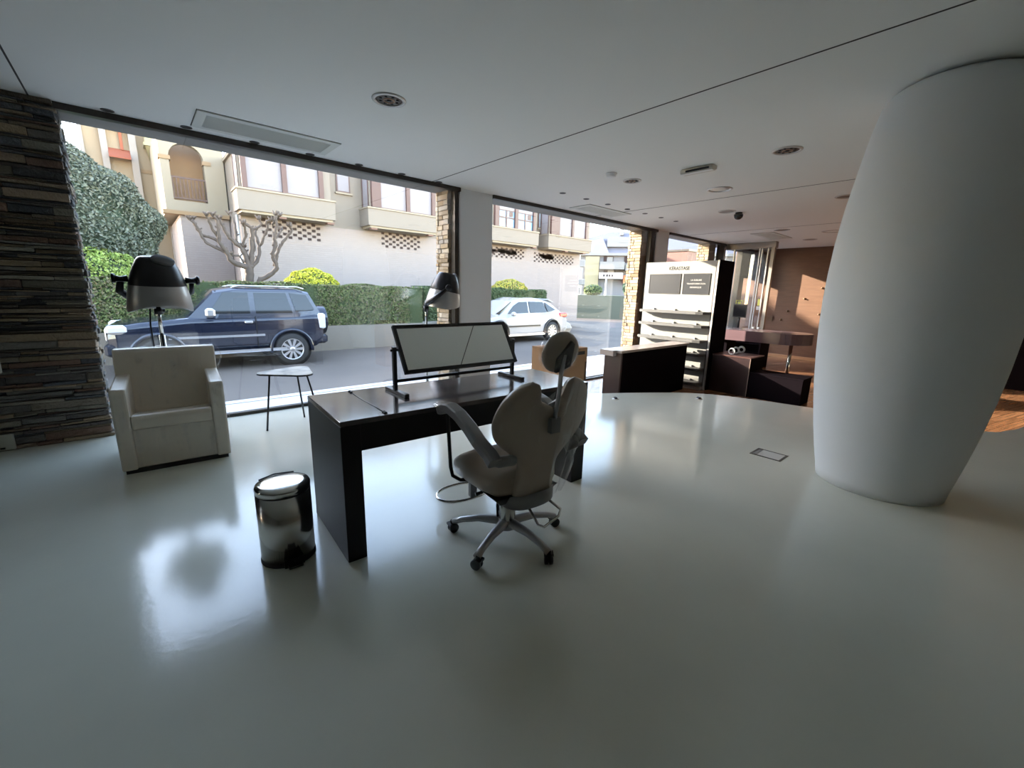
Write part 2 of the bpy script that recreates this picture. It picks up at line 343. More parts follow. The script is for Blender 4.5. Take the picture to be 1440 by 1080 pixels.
MB().bbox(-.06, .06, -.2, .2, -.055, 0, b=.012).build('case', mat('cream_plastic', (.62,.58,.5), .5), em)
MB().box(-.075, -.06, -.16, .12, -.045, -.025).build('tube_slot', M_dark, em); MB().box(-.06, .0, -.19, .19, -.06, -.055).build('diffuser', white, em)
cm = thing('dome_camera', 'small black dome security camera hanging under the ceiling', 'security camera', (8.40, 3.48, ZC))
MB().lathe([(.06,0),(.06,-.03),(.05,-.035)], n=24).build('base', M_dark, cm)
MB().lathe([(.075,-.03),(.078,-.05),(.065,-.09),(.035,-.115),(.004,-.122)], n=24).build('dome', mat('black_dome', (.01,.01,.01), .08), cm)
M_spot = mat('spot_rim', (.10,.09,.085), .4, .5)
dl0 = None
names = ['first', 'second', 'third', 'fourth', 'fifth', 'sixth', 'last']
for row, pts in (('left', [(.01,5.584),(.574,5.58),(1.16,5.596),(1.721,5.6),(2.293,5.597),(2.87,5.6),(3.445,5.606)]), ('right', [(5.128,4.775)]+[(5.69+.573*k,4.775) for k in range(6)])):
    for k, (x, y) in enumerate(pts):
        lb = ('%s recessed spotlight from the slate wall, along the window head' % names[k]) if row == 'left' else ('%s recessed spotlight past the white pillar, row over the second window' % names[k])
        if dl0 is None:
            t = dl0 = thing('recessed_spotlight', lb, 'ceiling spotlight', (x, y, ZC), 0, 'recessed ceiling spotlights')
            MB().lathe([(.048,0),(.048,-.005),(.036,-.007),(.036,0)], n=24, caps=False).build('rim', M_spot, t)
            MB().lathe([(.036,-.001),(.004,-.0015)], n=20).build('lamp', M_dark, t)
        else:
            t = copy_tree(dl0); t.location = (x, y, ZC); t['label'] = lb
def cassette(x0, x1, y0, y1, label):
    t = thing('air_conditioning_grille', label, 'air vent', ((x0+x1)/2, (y0+y1)/2, ZC), 0, 'ceiling air vents')
    a, b = (x1-x0)/2, (y1-y0)/2; fr = .075
    m = mat('vent_frame', (.66,.66,.60), .5, .2)
    MB().box(-a,a,-b,-b+fr,-.012,0).box(-a,a,b-fr,b,-.012,0).box(-a,-a+fr,-b+fr,b-fr,-.012,0).box(a-fr,a,-b+fr,b-fr,-.012,0).build('frame', m, t)
    g = MB(); nn = 26
    for i in range(nn):
        yy = -b+fr+(2*b-2*fr)*(i+.5)/nn; g.box(-a+fr,a-fr,yy-.004,yy+.004,-.01,-.002)
    g.build('slats', m, t)
    MB().box(-a+fr,a-fr,-b+fr,b-fr,-.002,-.001).build('backing', mat('vent_back', (.46,.46,.42), .8), t)
    MB().box(-a-.006,a+.006,-b-.006,b+.006,-.0015,-.0005).build('shadow_gasket', M_joint, t)
cassette(.603, 1.845, 4.955, 5.48, 'long ceiling air vent nearest the slate wall, over the armchair')
cassette(6.05, 7.28, 4.99, 5.455, 'long ceiling air vent over the second window')
cassette(11.28, 12.6, 3.85, 4.34, 'square-looking ceiling air vent by the entrance lobby')
# ------------------------------------------------------------------ floor fittings, sockets
fb = thing('floor_box', 'rectangular floor outlet box with dark frame in the white floor', 'floor socket', (4.49, 1.275, 0))
MB().box(-.115,.115,-.135,-.115,0,.004).box(-.115,.115,.115,.135,0,.004).box(-.115,-.095,-.115,.115,0,.004).box(.095,.115,-.115,.115,0,.004).build('frame', mat('dark_olive_frame', (.06,.06,.05), .4, .3), fb)
MB().box(-.095,.095,-.115,.115,0,.003).build('lid', mat('grey_lid', (.62,.62,.58), .2), fb)
MB().box(-.09,.09,.08,.113,.003,.005).build('cable_flap', mat('flap_grey', (.2,.21,.2), .4), fb)
for i, (x, y) in enumerate(((5.11,3.52),(6.16,2.78))):
    t = thing('floor_spout', 'small black cable outlet in the floor, %s end of the reception counter' % ('left' if i == 0 else 'right'), 'floor outlet', (x, y, 0), .9, 'black floor outlets')
    MB().lathe([(.05,0),(.048,.006),(.02,.012)], n=20).build('plate', M_ring, t); MB().bbox(-.035,.035,-.02,.02,.006,.03,b=.006).build('cap', M_dark, t)
so_ = thing('floor_level_socket', 'pale socket plate low on the slate wall', 'wall socket', (-1.06, 5.6, .08))
MB().bbox(-.1,.09,-.03,.0,-.065,.075,b=.006).build('plate', mat('aged_ivory', (.42,.42,.35), .6), so_)
MB().box(-.06,-.03,-.034,-.03,-.045,-.03).build('slot', M_dark, so_); MB().box(-.0,.03,-.034,-.03,-.05,-.035).build('slot', M_dark, so_)
sw2 = thing('light_switch', 'white light switch higher on the slate wall at the left edge', 'light switch', (-1.0, 5.6, .77))
MB().bbox(-.05,.05,-.025,.0,-.07,.07,b=.006).build('plate', mat('ivory', (.55,.55,.5), .5), sw2); MB().box(-.03,.03,-.032,-.025,-.045,.045).build('rocker', white, sw2)
# ------------------------------------------------------------------ big column
prof = [(.42,0),(.432,.08),(.462,.23),(.494,.42),(.523,.62),(.545,.8),(.567,1.05),(.58,1.28),(.585,1.5),(.581,1.72),(.571,1.93),(.545,2.2),(.505,2.48),(.462,2.75),(.43,2.89),(.39,2.955),(.33,ZC)]
tag(MB().lathe(prof, c=(4.53,.47,0), n=72).build('column', mat('column_plaster', (.80,.83,.86), .5, bump=.05, bscale=3)), 'big white barrel-shaped column bulging at mid height', 'column')
# ================================================================== FURNITURE
M_ebony = mat('ebony_board', (.012,.011,.014), .40, spec=.25, nscale=2, namp=.3, stretch=(1,1,.15))
M_dusty = mat('dusty_dark_top', (.135,.11,.105), .11, nscale=2.6, col2=(.04,.034,.038), spec=.6)
desk = thing('styling_desk', 'long black-brown salon desk with dusty scratched top carrying the tilted mirror', 'desk', (.713, 2.147, 0), math.radians(-2.8))
MB().bbox(0, 1.89, 0, .675, .79, .819, b=.003).build('tabletop', M_dusty, desk)
MB().box(.105, 1.76, .004, .03, .64, .79).box(.105, 1.76, .645, .671, .64, .79).box(.105, 1.76, .03, .645, .76, .79).build('apron', M_ebony, desk)
MB().bbox(0, .105, 0, .675, 0, .79, b=.003).build('side_panel', M_ebony, desk)
MB().bbox(1.76, 1.89, 0, .675, 0, .79, b=.003).build('side_panel', M_ebony, desk)
cs = MB().tube([(.255,.05,.8205),(.257,.2,.8205),(.25,.4,.8205),(.254,.6,.8205)], .0025, 6)
for y in (.03,.055,.605,.64): cs.lathe([(.011,0),(.010,.008),(.004,.010)], c=(.255,y,.819), n=12)
cs.build('cable_channel', M_dark, desk)
# table mirror
M_mirror = mat('mirror_silver', (.82,.85,.83), .015, 1)
mir = thing('table_mirror', 'wide tilted mirror in black metal frame standing on the desk', 'mirror', (1.725, 2.55, .819), math.radians(-.6))
T = Matrix.Translation((0, 0, .289)) @ Matrix.Rotation(math.radians(-31), 4, 'X')
a, b = .475, .172
MB().box(-a,a,-.012,.012,b-.022,b,M=T).box(-a,a,-.012,.012,-b,-b+.022,M=T).box(-a,-a+.022,-.012,.012,-b+.022,b-.022,M=T).box(a-.022,a,-.012,.012,-b+.022,b-.022,M=T).build('mirror_frame', M_dark, mir)
MB().box(-a+.02,a-.02,-.006,.004,-b+.02,b-.02,M=T).build('mirror_glass', M_mirror, mir)
MB().box(-a+.01,a-.01,.004,.01,-b+.01,b-.01,M=T).build('mirror_back', M_dark, mir)
for s in (-1, 1):
    MB().box(s*.505-.012, s*.505+.012, -.012, .012, .02, .31).build('post', M_dark, mir)
    MB().bbox(s*.495-.016, s*.495+.016, -.15, .15, 0, .024, b=.003).build('foot', M_dark, mir)
    MB().tube([(s*.465,0,.289),(s*.53,0,.289)], .008, 8).build('pivot_knob', M_dark, mir)
MB().box(-.495, .495, -.01, .01, .075, .095).build('crossbar', M_dark, mir)
# carton behind the desk
M_card = mat('cardboard', (.50,.29,.15), .8, nscale=6, namp=.08)
bx = thing('cardboard_box', 'tall brown cardboard box standing behind the right end of the desk', 'box', (3.75, 3.42, 0))
MB().bbox(-.25,.25,-.22,.22,0,.87,b=.004).build('carton', M_card, bx)
MB().box(-.02,.2,-.2225,-.22,.79,.83).build('hand_slot', M_dark, bx)
MB().box(.215,.245,-.2225,-.22,.3,.7).build('brown_tape', mat('brown_tape', (.12,.06,.02), .3), bx)
# pedal bin
M_chrome = mat('polished_steel', (.66,.65,.62), .17, 1)
bn = thing('pedal_bin', 'round shiny steel pedal bin standing beside the left end of the desk', 'bin', (.485, 2.45, 0), math.radians(-2))
MB().lathe([(.138,.004),(.138,.02)], n=48).lathe([(.14,0),(.14,.012)], n=48).build('base_ring', M_dark, bn)
MB().lathe([(.137,.018),(.137,.395)], n=64).build('body', M_chrome, bn)
MB().lathe([(.132,.395),(.132,.405)], n=48).build('gap_band', M_dark, bn)
MB().lathe([(.137,.405),(.138,.43),(.133,.441),(.10,.447),(.06,.45),(.004,.451)], n=64).build('lid', M_chrome, bn)
MB().tube([(-.10,.09,.445),(-.02,.115,.452),(.08,.10,.447)], .004, 6).build('lid_handle', M_dark, bn)
MB().box(-.035,.035,-.18,-.125,.012,.022).box(-.05,.05,-.141,-.11,.0,.045).build('pedal', M_dark, bn)
# armchair
M_leath = mat('cream_leather', (0.72, 0.645, 0.53), .38, coat=.5, bump=.35, bscale=6)
def film_mat(name='clear_film', lo=.04, hi=.34):
    m = bpy.data.materials.new(name); m.use_nodes = True; n = m.node_tree; n.nodes.clear()
    o = n.nodes.new('ShaderNodeOutputMaterial'); a = n.nodes.new('ShaderNodeMixShader'); b = n.nodes.new('ShaderNodeMixShader'); c = n.nodes.new('ShaderNodeMixShader')
    t = n.nodes.new('ShaderNodeBsdfTransparent'); g = n.nodes.new('ShaderNodeBsdfGlossy'); g.inputs['Roughness'].default_value = .18
    d = n.nodes.new('ShaderNodeBsdfDiffuse'); tl = n.nodes.new('ShaderNodeBsdfTranslucent'); tl.inputs[0].default_value = d.inputs[0].default_value = (.85,.85,.85,1)
    tc = n.nodes.new('ShaderNodeTexCoord'); no = n.nodes.new('ShaderNodeTexNoise'); no.inputs['Scale'].default_value = 7; no.inputs['Detail'].default_value = 2; no.inputs['Distortion'].default_value = .4
    mp = n.nodes.new('ShaderNodeMapping'); mp.inputs['Scale'].default_value = (2.6, 2.6, .45); mp.inputs['Rotation'].default_value = (.1, .45, 0)
    n.links.new(tc.outputs['Object'], mp.inputs[0]); n.links.new(mp.outputs[0], no.inputs['Vector'])
    rr = n.nodes.new('ShaderNodeValToRGB'); rr.color_ramp.elements[0].position = .54; rr.color_ramp.elements[0].color = (lo,lo,lo,1); rr.color_ramp.elements[1].position = .78; rr.color_ramp.elements[1].color = (hi,hi,hi,1)
    n.links.new(no.outputs['Fac'], rr.inputs[0]); n.links.new(rr.outputs[0], a.inputs[0])
    bp = n.nodes.new('ShaderNodeBump'); bp.inputs['Strength'].default_value = .8; bp.inputs['Distance'].default_value = .03; n.links.new(no.outputs['Fac'], bp.inputs['Height']); n.links.new(bp.outputs[0], g.inputs['Normal'])
    n.links.new(d.outputs[0], c.inputs[1]); n.links.new(tl.outputs[0], c.inputs[2]); b.inputs[0].default_value = .22
    n.links.new(g.outputs[0], b.inputs[1]); n.links.new(c.outputs[0], b.inputs[2])
    n.links.new(t.outputs[0], a.inputs[1]); n.links.new(b.outputs[0], a.inputs[2]); n.links.new(a.outputs[0], o.inputs[0]); return m
M_film = film_mat()
ac = thing('armchair', 'cream leather armchair wrapped in clear film in front of the window', 'armchair', (.112, 4.31, 0), math.radians(-3.0))
MB().bbox(-.335,.335,.03,.68,.03,.36,b=.012).build('base', M_leath, ac)
def rounded(mb, x0,x1,y0,y1,z0,z1,b): return mb.bbox(x0,x1,y0,y1,z0,z1,b=b)
MB().loft([[(x,y,z) for y,z in ((.0,.36),(-.003,.44),(.012,.468),(.04,.472),(.30,.425),(.56,.375),(.56,.30),(.1,.33))] for x in (-.26,.26)]).build('seat_cushion', M_leath, ac, bevel=.012)
for s in (-1, 1):
    mb = MB(); pr = [(0,.03),(.0,.66),(.02,.69),(.52,.715),(.70,.715),(.70,.03)]
    xa, xb = sorted((s*.262, s*.362))
    mb.loft([[(xa,y,z) for y,z in pr],[(xb,y,z) for y,z in pr]]); mb.build('armrest', M_leath, ac, bevel=.015)
mb = MB(); pr = [(.50,.36),(.56,.36),(.74,.03),(.76,.05),(.77,.91),(.75,.925),(.67,.925),(.64,.9)]
pr = [(.52,.40),(.63,.905),(.65,.925),(.74,.925),(.76,.905),(.76,.03),(.70,.03),(.52,.03)]
mb.loft([[(-.362,y,z) for y,z in pr],[(.362,y,z) for y,z in pr]]); mb.build('backrest', M_leath, ac, bevel=.012)
MB().box(-.34,.34,.02,.70,.0,.035).build('plinth', M_dark, ac)
def film(u, v):
    x = .27+.11*u; y = .62+.16*v+.006*math.sin(9*u+4*v); z = .935-.02*v-.0*u
    return (x+.004*math.sin(12*v), y, z)
fw_ = MB()
fw_.grid(lambda u,v: (.37+.035*math.sin(PI*u)*math.sin(PI*min(1,v*1.2))+.006*math.sin(9*v+5*u), .0+.62*v, .06+.655*u), 16, 14, smooth=True)       # right side
fw_.grid(lambda u,v: (.37+.04*math.sin(PI*v)-.005*math.sin(20*u), .56+.20*u, .71+.225*v), 12, 12, smooth=True)                                # right of the back, above the arm
fw_.grid(lambda u,v: (-.37-.03*math.sin(PI*v), .56+.20*u, .71+.225*v), 12, 12, smooth=True)
fw_.grid(lambda u,v: (-.365+.73*u, -.010-.006*math.sin(17*u+3*v)-.004*math.sin(31*v), .05+.31*v), 30, 14, smooth=True)                         # front
for s in (-1, 1): fw_.grid(lambda u,v: (s*(.264+.10*u), -.012-.004*math.sin(19*v+4*u), .36+.315*v), 6, 12, smooth=True)
fw_.grid(lambda u,v: (-.25+.5*u, .50+.118*v-.012-.006*math.sin(11*u+5*v), .43+.46*v), 18, 18, smooth=True)                                     # over the back
fw_.grid(lambda u,v: (-.36+.72*u, .63+.13*v, .931+.004*math.sin(14*u+6*v)), 20, 5, smooth=True)
fw_.build('film_wrap', M_film, ac)
# hair dryers on stands
M_blk = mat('gloss_black_shell', (.012,.012,.015), .34, spec=.35)
M_sil = mat('silver_shell', (.42,.41,.40), .32, .55)
def dryer(label, loc, rz, tilt):
    t = thing('hood_dryer', label, 'hair dryer', loc, rz, 'salon hood dryers')
    T = Matrix.Translation((0,0,1.475)) @ Matrix.Rotation(tilt, 4, 'X')
    n = 48
    def ring(r, z, arc=0, sy=1.0):
        out = []
        for j in range(n):
            th = 2*PI*j/n; x, y = r*math.cos(th), r*math.sin(th)*sy
            out.append((x, y, z+arc*max(0, -math.sin(th))**2))
        return out
    MB().loft([ring(.236,-.235,.075),ring(.240,-.20,.06),ring(.226,-.09,.02),ring(.207,.0)], smooth=True, caps=False, M=T).loft([ring(.236,-.235,.075),ring(.216,-.235,.08),ring(.205,-.05,.03),ring(.15,.15),ring(.02,.19)], smooth=True, M=T, caps=False).build('lower_shell', M_sil, t)
    MB().loft([ring(.207,.0),ring(.209,.004),ring(.192,.07),ring(.165,.15),ring(.135,.215),ring(.118,.24),ring(.09,.25),ring(.003,.253)], smooth=True, caps=False, M=T).build('upper_shell', M_blk, t)
    MB().loft([ring(.214,-.2,.08),ring(.203,-.05,.03),ring(.14,.14),ring(.02,.18)], smooth=True, caps=False, M=T).build('hood_lining', M_dark, t)
    MB().lathe([(.085,-.02),(.085,.008),(.075,.014),(.01,.016)], n=32, sy=.62, M=T @ Matrix.Translation((.045,-.115,.225)) @ Matrix.Rotation(math.radians(42), 4, 'X') @ Matrix.Rotation(math.radians(12), 4, 'Y')).build('control_cap', mat('grey_cap', (.10,.10,.10), .6), t)
    for s in (-1, 1):
        MB().tube([(s*.20,0,.05),(s*.25,.0,.045),(s*.29,.0,.05)], [.03,.022,.03], 12, M=T).lathe([(.04,-.012),(.042,0),(.036,.014)], n=20, M=T @ Matrix.Translation((s*.295,0,.05)) @ Matrix.Rotation(PI/2,4,'Y')).build('side_knob', M_blk, t)
    MB().tube([(-.25,.02,1.50),(-.26,.12,1.42),(-.16,.24,1.33),(0,.26,1.28)], [.025,.03,.03,.03], 12).tube([(.25,.02,1.50),(.26,.12,1.42),(.16,.24,1.33),(0,.26,1.28)], [.02,.022,.022,.03], 12).build('yoke', M_blk, t)
    MB().tube([(0,.26,.08),(0,.26,1.0)], .024, 16).tube([(0,.26,.98),(0,.26,1.3)], .016, 16).build('pole', M_chrome, t)
    MB().lathe([(.035,0),(.035,.07)], c=(0,.26,1.2), n=20).lathe([(.02,0),(.02,.05)], M=Matrix.Translation((0,.26,1.235)) @ Matrix.Rotation(PI/2,4,'Y'), n=12).build('clamp', M_blk, t)
    MB().tube([(-.06,.24,1.26),(-.075,.26,1.1),(-.07,.27,.8),(-.06,.27,.1),(-.02,.26,.07)], .007, 8).build('power_cable', M_dark, t)
    b = MB()
    for k in range(5):
        a = 2*PI*k/5+.3; b.tube([(0,.26,.09),(.2*math.cos(a),.26+.2*math.sin(a)*.9,.07),(.26*math.cos(a),.26+.26*math.sin(a)*.85,.045)], [.02,.016,.014], 8)
    b.build('star_base', M_blk, t)
    for k in range(5):
        a = 2*PI*k/5+.3; MB().lathe([(.025,-.012),(.025,.012)], n=16, M=Matrix.Translation((.26*math.cos(a),.26+.26*math.sin(a)*.85,.025)) @ Matrix.Rotation(PI/2,4,'X')).build('caster', M_dark, t)
    return t
dryer('black and silver hood dryer on a stand behind the cream armchair', (.165, 5.08, 0), math.radians(4), math.radians(4))
dryer('black and silver hood dryer on a stand by the white pillar, behind the table mirror', (3.24, 5.15, 0), math.radians(66), math.radians(10))
# side table
st = thing('side_table', 'small three-legged side table with pale rounded triangular top by the window', 'side table', (1.15, 4.93, 0))
def rtri(r, ang0, n=10, rr=.09):
    out = []
    for k in range(3):
        a = ang0+2*PI*k/3; cx, cy = (r-rr)*math.cos(a), (r-rr)*math.sin(a)
        for j in range(n+1):
            t_ = a-PI/3+(2*PI/3)*j/n; out.append((cx+rr*math.cos(t_), cy+rr*math.sin(t_)))
    return out
tri = [(x, y*1.02) for x, y in rtri(.31, math.radians(170), 10, .1)]
MB().prism(tri, .587, .6).build('tabletop_rim', M_dark, st)
MB().prism([(x*.985,y*.985) for x,y in tri], .6, .604).build('tabletop', mat('pale_glass_top', (.75,.78,.76), .06, nscale=7, col2=(.5,.55,.55)), st)
for (xa, ya, xb, yb) in ((-.19,.03,-.277,-.05),(.13,-.12,.235,-.21),(.10,.14,.17,.24)):
    MB().tube([(xa,ya,.588),(xb,yb,0)], .0095, 10).build('leg', M_dark, st)
# styling chair
M_beige = mat('beige_leather', (0.37, 0.3, 0.235), .40, coat=.35, bump=.12, bscale=7)
M_greyp = mat('grey_plastic', (.20,.20,.20), .35)
M_silp = mat('silver_paint', (.42,.42,.43), .35, .5)
ch = thing('styling_chair', 'beige swivel salon chair in clear film, facing the desk mirror', 'styling chair', (1.56, 1.79, 0), math.radians(84-90))
base = MB()
for k in range(5):
    a = math.radians(57+72*k-(84-90)); cx, sx_ = math.cos(a), math.sin(a)
    base.tube([(0,0,.115),(.06*cx,.06*sx_,.118),(.18*cx,.18*sx_,.115),(.29*cx,.29*sx_,.092),(.345*cx,.345*sx_,.07)], [.04,.034,.026,.022,.024], 12, flat=.8)
base.lathe([(.05,.075),(.06,.09),(.058,.13),(.045,.15)], n=28)
base.build('star_base', M_silp, ch)
for k in range(5):
    a = math.radians(57+72*k-(84-90)); cx, sx_ = math.cos(a), math.sin(a)
    M_ = Matrix.Translation((.345*cx,.345*sx_,.03)) @ Matrix.Rotation(a+.8*k,4,'Z')
    cst = MB().lathe([(.026,-.024),(.03,-.02),(.03,-.004),(.02,-.003),(.02,.003),(.03,.004),(.03,.02),(.026,.024)], n=20, M=M_ @ Matrix.Rotation(PI/2,4,'X'))
    cst.tube([(0,0,.02),(0.01,0,.05)], .014, 8, M=M_).box(-.008,.034,-.027,.027,.02,.033,M=M_); cst.build('caster', M_dark, ch)
MB().lathe([(.048,.12),(.05,.13),(.05,.31),(.044,.315)], n=32).build('gas_column', M_chrome, ch)
MB().tube([(-.05,.02,.30),(-.055,.03,.22),(-.05,.03,.15)], .008, 8).build('column_hose', M_dark, ch)
MB().prism([(-.09,.2),(.09,.2),(.12,-.16),(-.12,-.16)], .31, .345).build('mechanism', M_dark, ch)
MB().tube([(-.05,.03,.325),(-.17,.04,.335),(-.20,.04,.33)], [.008,.008,.014], 8).build('tilt_lever', M_dark, ch)
# seat: rounded cushion lofted front to back
rings = []
for y, zc, hh, hw in ((-.20,.47,.06,.19),(-.16,.465,.085,.225),(-.05,.46,.09,.245),(.1,.455,.09,.25),(.22,.45,.085,.245),(.28,.435,.07,.225),(.31,.42,.035,.19)):
    rings.append([(hw*(abs(math.cos(t))**.55)*(1 if math.cos(t)>0 else -1), y, zc+hh*(abs(math.sin(t))**.7)*(1 if math.sin(t)>0 else -1)) for t in [2*PI*j/28 for j in range(28)]])
MB().loft(rings, smooth=True).build('seat', M_beige, ch)
MB().loft([[(x*.86,y,z) for x,y,z in [(-.2,.24,.35),(.2,.24,.35),(.2,-.18,.35),(-.2,-.18,.35)]],[(-.215,.26,.395),(.215,.26,.395),(.215,-.2,.395),(-.215,-.2,.395)]]).build('seat_pan', M_dark, ch)
# backrest outline (x, z); plane leans back
half = [(.0,.345),(.07,.34),(.12,.36),(.135,.42),(.125,.5),(.12,.57),(.14,.62),(.20,.675),(.26,.725),(.295,.775),(.312,.84),(.305,.90),(.28,.965),(.235,1.02),(.185,1.055),(.14,1.07),(.105,1.06),(.085,1.02),(.07,.97),(.045,.942),(.0,.935)]
half = spl(half, 3)
ctr = .03
def bk(x, z, off): 
    yc = -.19-.245*(z-.40)
    return (x+ctr, yc+off+.16*x*x*3.0*(1 if z>.55 else .6), z)
zn, ztop = .935, 1.068
outer = half[:46]; inner = half[45:]
def xat(pts, z):
    best = None
    for (xa, za), (xb, zb) in zip(pts, pts[1:]):
        lo, hi = min(za, zb), max(za, zb)
        if lo <= z <= hi and hi > lo: 
            x = xa+(xb-xa)*(z-za)/(zb-za); best = x if best is None else max(best, x)
    return best
kt = max(range(len(half)), key=lambda i: half[i][1]); outer, inner = half[:kt+1], half[kt:]; ztop = half[kt][1]; zb0_ = .343
mb = MB(); NZ, NX = 44, 14
for side in (-1, 1):
    for face in (-1, 1):
        vs = []
        for i in range(NZ+1):
            v = i/NZ; z = zb0_+(ztop-zb0_)*v
            xo = xat(outer, z) or outer[-1][0]; xi = (xat(inner, z) or inner[0][0]) if z > zn else 0.0
            wn = max(0, min(1, (z-zn+.05)/.07))
            for j in range(NX+1):
                u = 1-(1-j/NX)**1.6; x = xi+(xo-xi)*u
                p = math.sqrt(max(0, 1-u**8))*(1-wn+wn*math.sqrt(max(0, 1-(1-u)**8)))*math.sqrt(max(0, 1-(2*v-1)**14))
                vs.append(bk(side*x, z, face*.045*p))
        fs = [(i*(NX+1)+j, i*(NX+1)+j+1, (i+1)*(NX+1)+j+1, (i+1)*(NX+1)+j) for i in range(NZ) for j in range(NX)]
        if side*face < 0: fs = [f[::-1] for f in fs]
        mb.add(vs, fs, smooth=True)
mb.build('backrest', M_beige, ch)
MB().loft([[(ctr+.17*math.cos(t), -.16+.10*math.sin(t), z) for t in [2*PI*j/24 for j in range(24)]] if z>.31 else [(ctr+.12*math.cos(t), -.14+.07*math.sin(t), z) for t in [2*PI*j/24 for j in range(24)]] for z in (.29,.325,.36,.395)], smooth=True).build('back_shell_base', M_greyp, ch)
mb = MB()
def fl_(u, v):      # loose bag over the right half, hanging straight from the shoulder to the seat
    z = .36+.70*v; xm = .345-.02*(2*v-1.2)**2 if v > .6 else .20+.235*v
    x = .06+(xm-.06)*u; q = bk(min(x,.31), z, -.060-.010*math.sin(15*u+7*v)-.007*math.sin(31*u-6*v)+.03*max(0,u-.8)*5*.4)
    return (q[0]+max(0,x-.31), q[1], q[2])
mb.grid(fl_, 26, 30, smooth=True)
mb.build('film_bag', film_mat('cloudy_film', .16, .55), ch)
MB().grid(lambda u,v: bk(-.02-.28*u*(1 if v>.3 else .45), .42+.60*v*(1-.25*u), -.05-.003*math.sin(12*u+5*v)), 12, 16, smooth=True).build('film_wrap', M_film, ch)
MB().tube([bk(0,.80,-.058),bk(0,.93,-.055),bk(.005,1.02,-.04),bk(.01,1.1,-.02),bk(.02,1.2,-.005)], .015, 10, flat=.5).build('headrest_post', M_silp, ch)
MB().box(-.03+ctr,.03+ctr,-.375,-.345,.79,.87).build('headrest_clamp', M_greyp, ch)
T = Matrix.Translation((.06,-.345,1.205)) @ Matrix.Rotation(math.radians(14),4,'X') @ Matrix.Rotation(PI/2,4,'X')
MB().lathe([(.03,-.04),(.085,-.035),(.108,-.015),(.112,.0),(.105,.02),(.085,.032),(.02,.036)], n=40, M=T, sy=.98).build('headrest', M_beige, ch)
MB().prism([(-.05,-.02),(.02,.075),(.04,.06),(.045,-.06),(-.045,-.09)], .034, .05, M=T).lathe([(.014,.05),(.014,.058)], n=12, c=(.012,-.035,0), M=T).build('headrest_bracket', mat('dark_grey_plate', (.05,.05,.055), .4), ch)
MB().lathe([(.118,-.03),(.12,.0),(.11,.03),(.07,.058),(.01,.062)], n=30, M=T, caps=False).build('headrest_film', M_film, ch)
for s in (-1, 1):
    P = [(.285,.795),(.265,.808),(.21,.833),(.15,.842),(.05,.825),(-.06,.785),(-.16,.735),(-.24,.69),(-.29,.66)]
    rg = []
    for i, (y, z) in enumerate(P):
        q = P[min(i+1,len(P)-1)]; p0 = P[max(i-1,0)]; dy, dz = q[0]-p0[0], q[1]-p0[1]; L = math.hypot(dy,dz); ny, nz = -dz/L, dy/L
        if nz < 0: ny, nz = -ny, -nz
        wv, hv = (.03,.022) if i == 0 else (.036,.03)
        rg.append([(s*.30+a_*wv+ (ctr if i>6 else 0)*.5, y+ny*b_*hv, z+nz*b_*hv) for a_, b_ in ((-1,-.7),(-.7,-1),(.7,-1),(1,-.7),(1,.7),(.7,1),(-.7,1),(-1,.7))])
    MB().loft(rg).build('armrest', M_greyp, ch, bevel=.004)
    MB().tube([(s*.30,.20,.81),(s*.30,.185,.66),(s*.30,.165,.48),(s*.295,.15,.43),(s*.26,.12,.405),(s*.15,.10,.39)], .011, 10).build('armrest_bracket', M_dark, ch)
    MB().tube([(s*.30,-.25,.68),(s*.26,-.28,.66),(s*.18+ctr,-.255,.64)], .03, 8).build('armrest_joint', M_greyp, ch)
    if s < 0: MB().grid(lambda u,v: (-.30+.045*math.cos(PI*v*2), .20+.10*u+.006*math.sin(20*v), .812+.042*math.sin(PI*v*2)), 6, 18, smooth=True).build('armrest_film', M_film, ch)
ring = [(-.06+.185*(abs(math.cos(t))**.8)*(1 if math.cos(t)>0 else -1), .465+.12*math.sin(t), .13) for t in [2*PI*j/36 for j in range(36)]]
MB().tube(ring, .0095, 10, closed=True).build('foot_ring', M_chrome, ch)
MB().loft([[(-.035+dx, y+dy, z) for dx, dy in ((-.025,-.02),(.025,-.02),(.025,.02),(-.025,.02))] for y, z in ((.25,.38),(.32,.33),(.365,.25),(.365,.135))]).build('foot_ring_arm', M_greyp, ch, bevel=.006)
MB().lathe([(.04,-.035),(.05,-.02),(.05,.02),(.04,.035)], n=20, M=Matrix.Translation((.05,.28,.30)) @ Matrix.Rotation(PI/2,4,'Y')).build('adjusting_knob', M_dark, ch)
MB().tube([(.0,-.17,.33),(.0,-.30,.24),(.02,-.33,.235),(.14,-.31,.255),(.17,-.29,.28),(.13,-.17,.33)], .008, 8).build('rear_handle', M_chrome, ch)
# reception counter
M_mahog = mat('dark_mahogany', (.028,.012,.013), .35, nscale=3, namp=.35, stretch=(1,1,.2))
M_mahog2 = mat('black_brown_board', (.006,.004,.006), .8, spec=.04)
rc = thing('reception_counter', 'dark reception counter with pale worktop at the edge of the white floor', 'counter', (5.82, 3.96, ZW))
MB().box(.04,2.22,.02,.32,0,.89).build('counter_body', M_mahog2, rc)
MB().box(0,.04,.0,.33,.0,.89).build('end_panel', M_mahog, rc)
MB().box(.0,2.26,-.005,.36,.89,.93).box(-.09,.0,.1,.36,.84,.93).build('worktop', mat('counter_top_veneer', (.42,.36,.33), .25, nscale=4, namp=.15), rc)
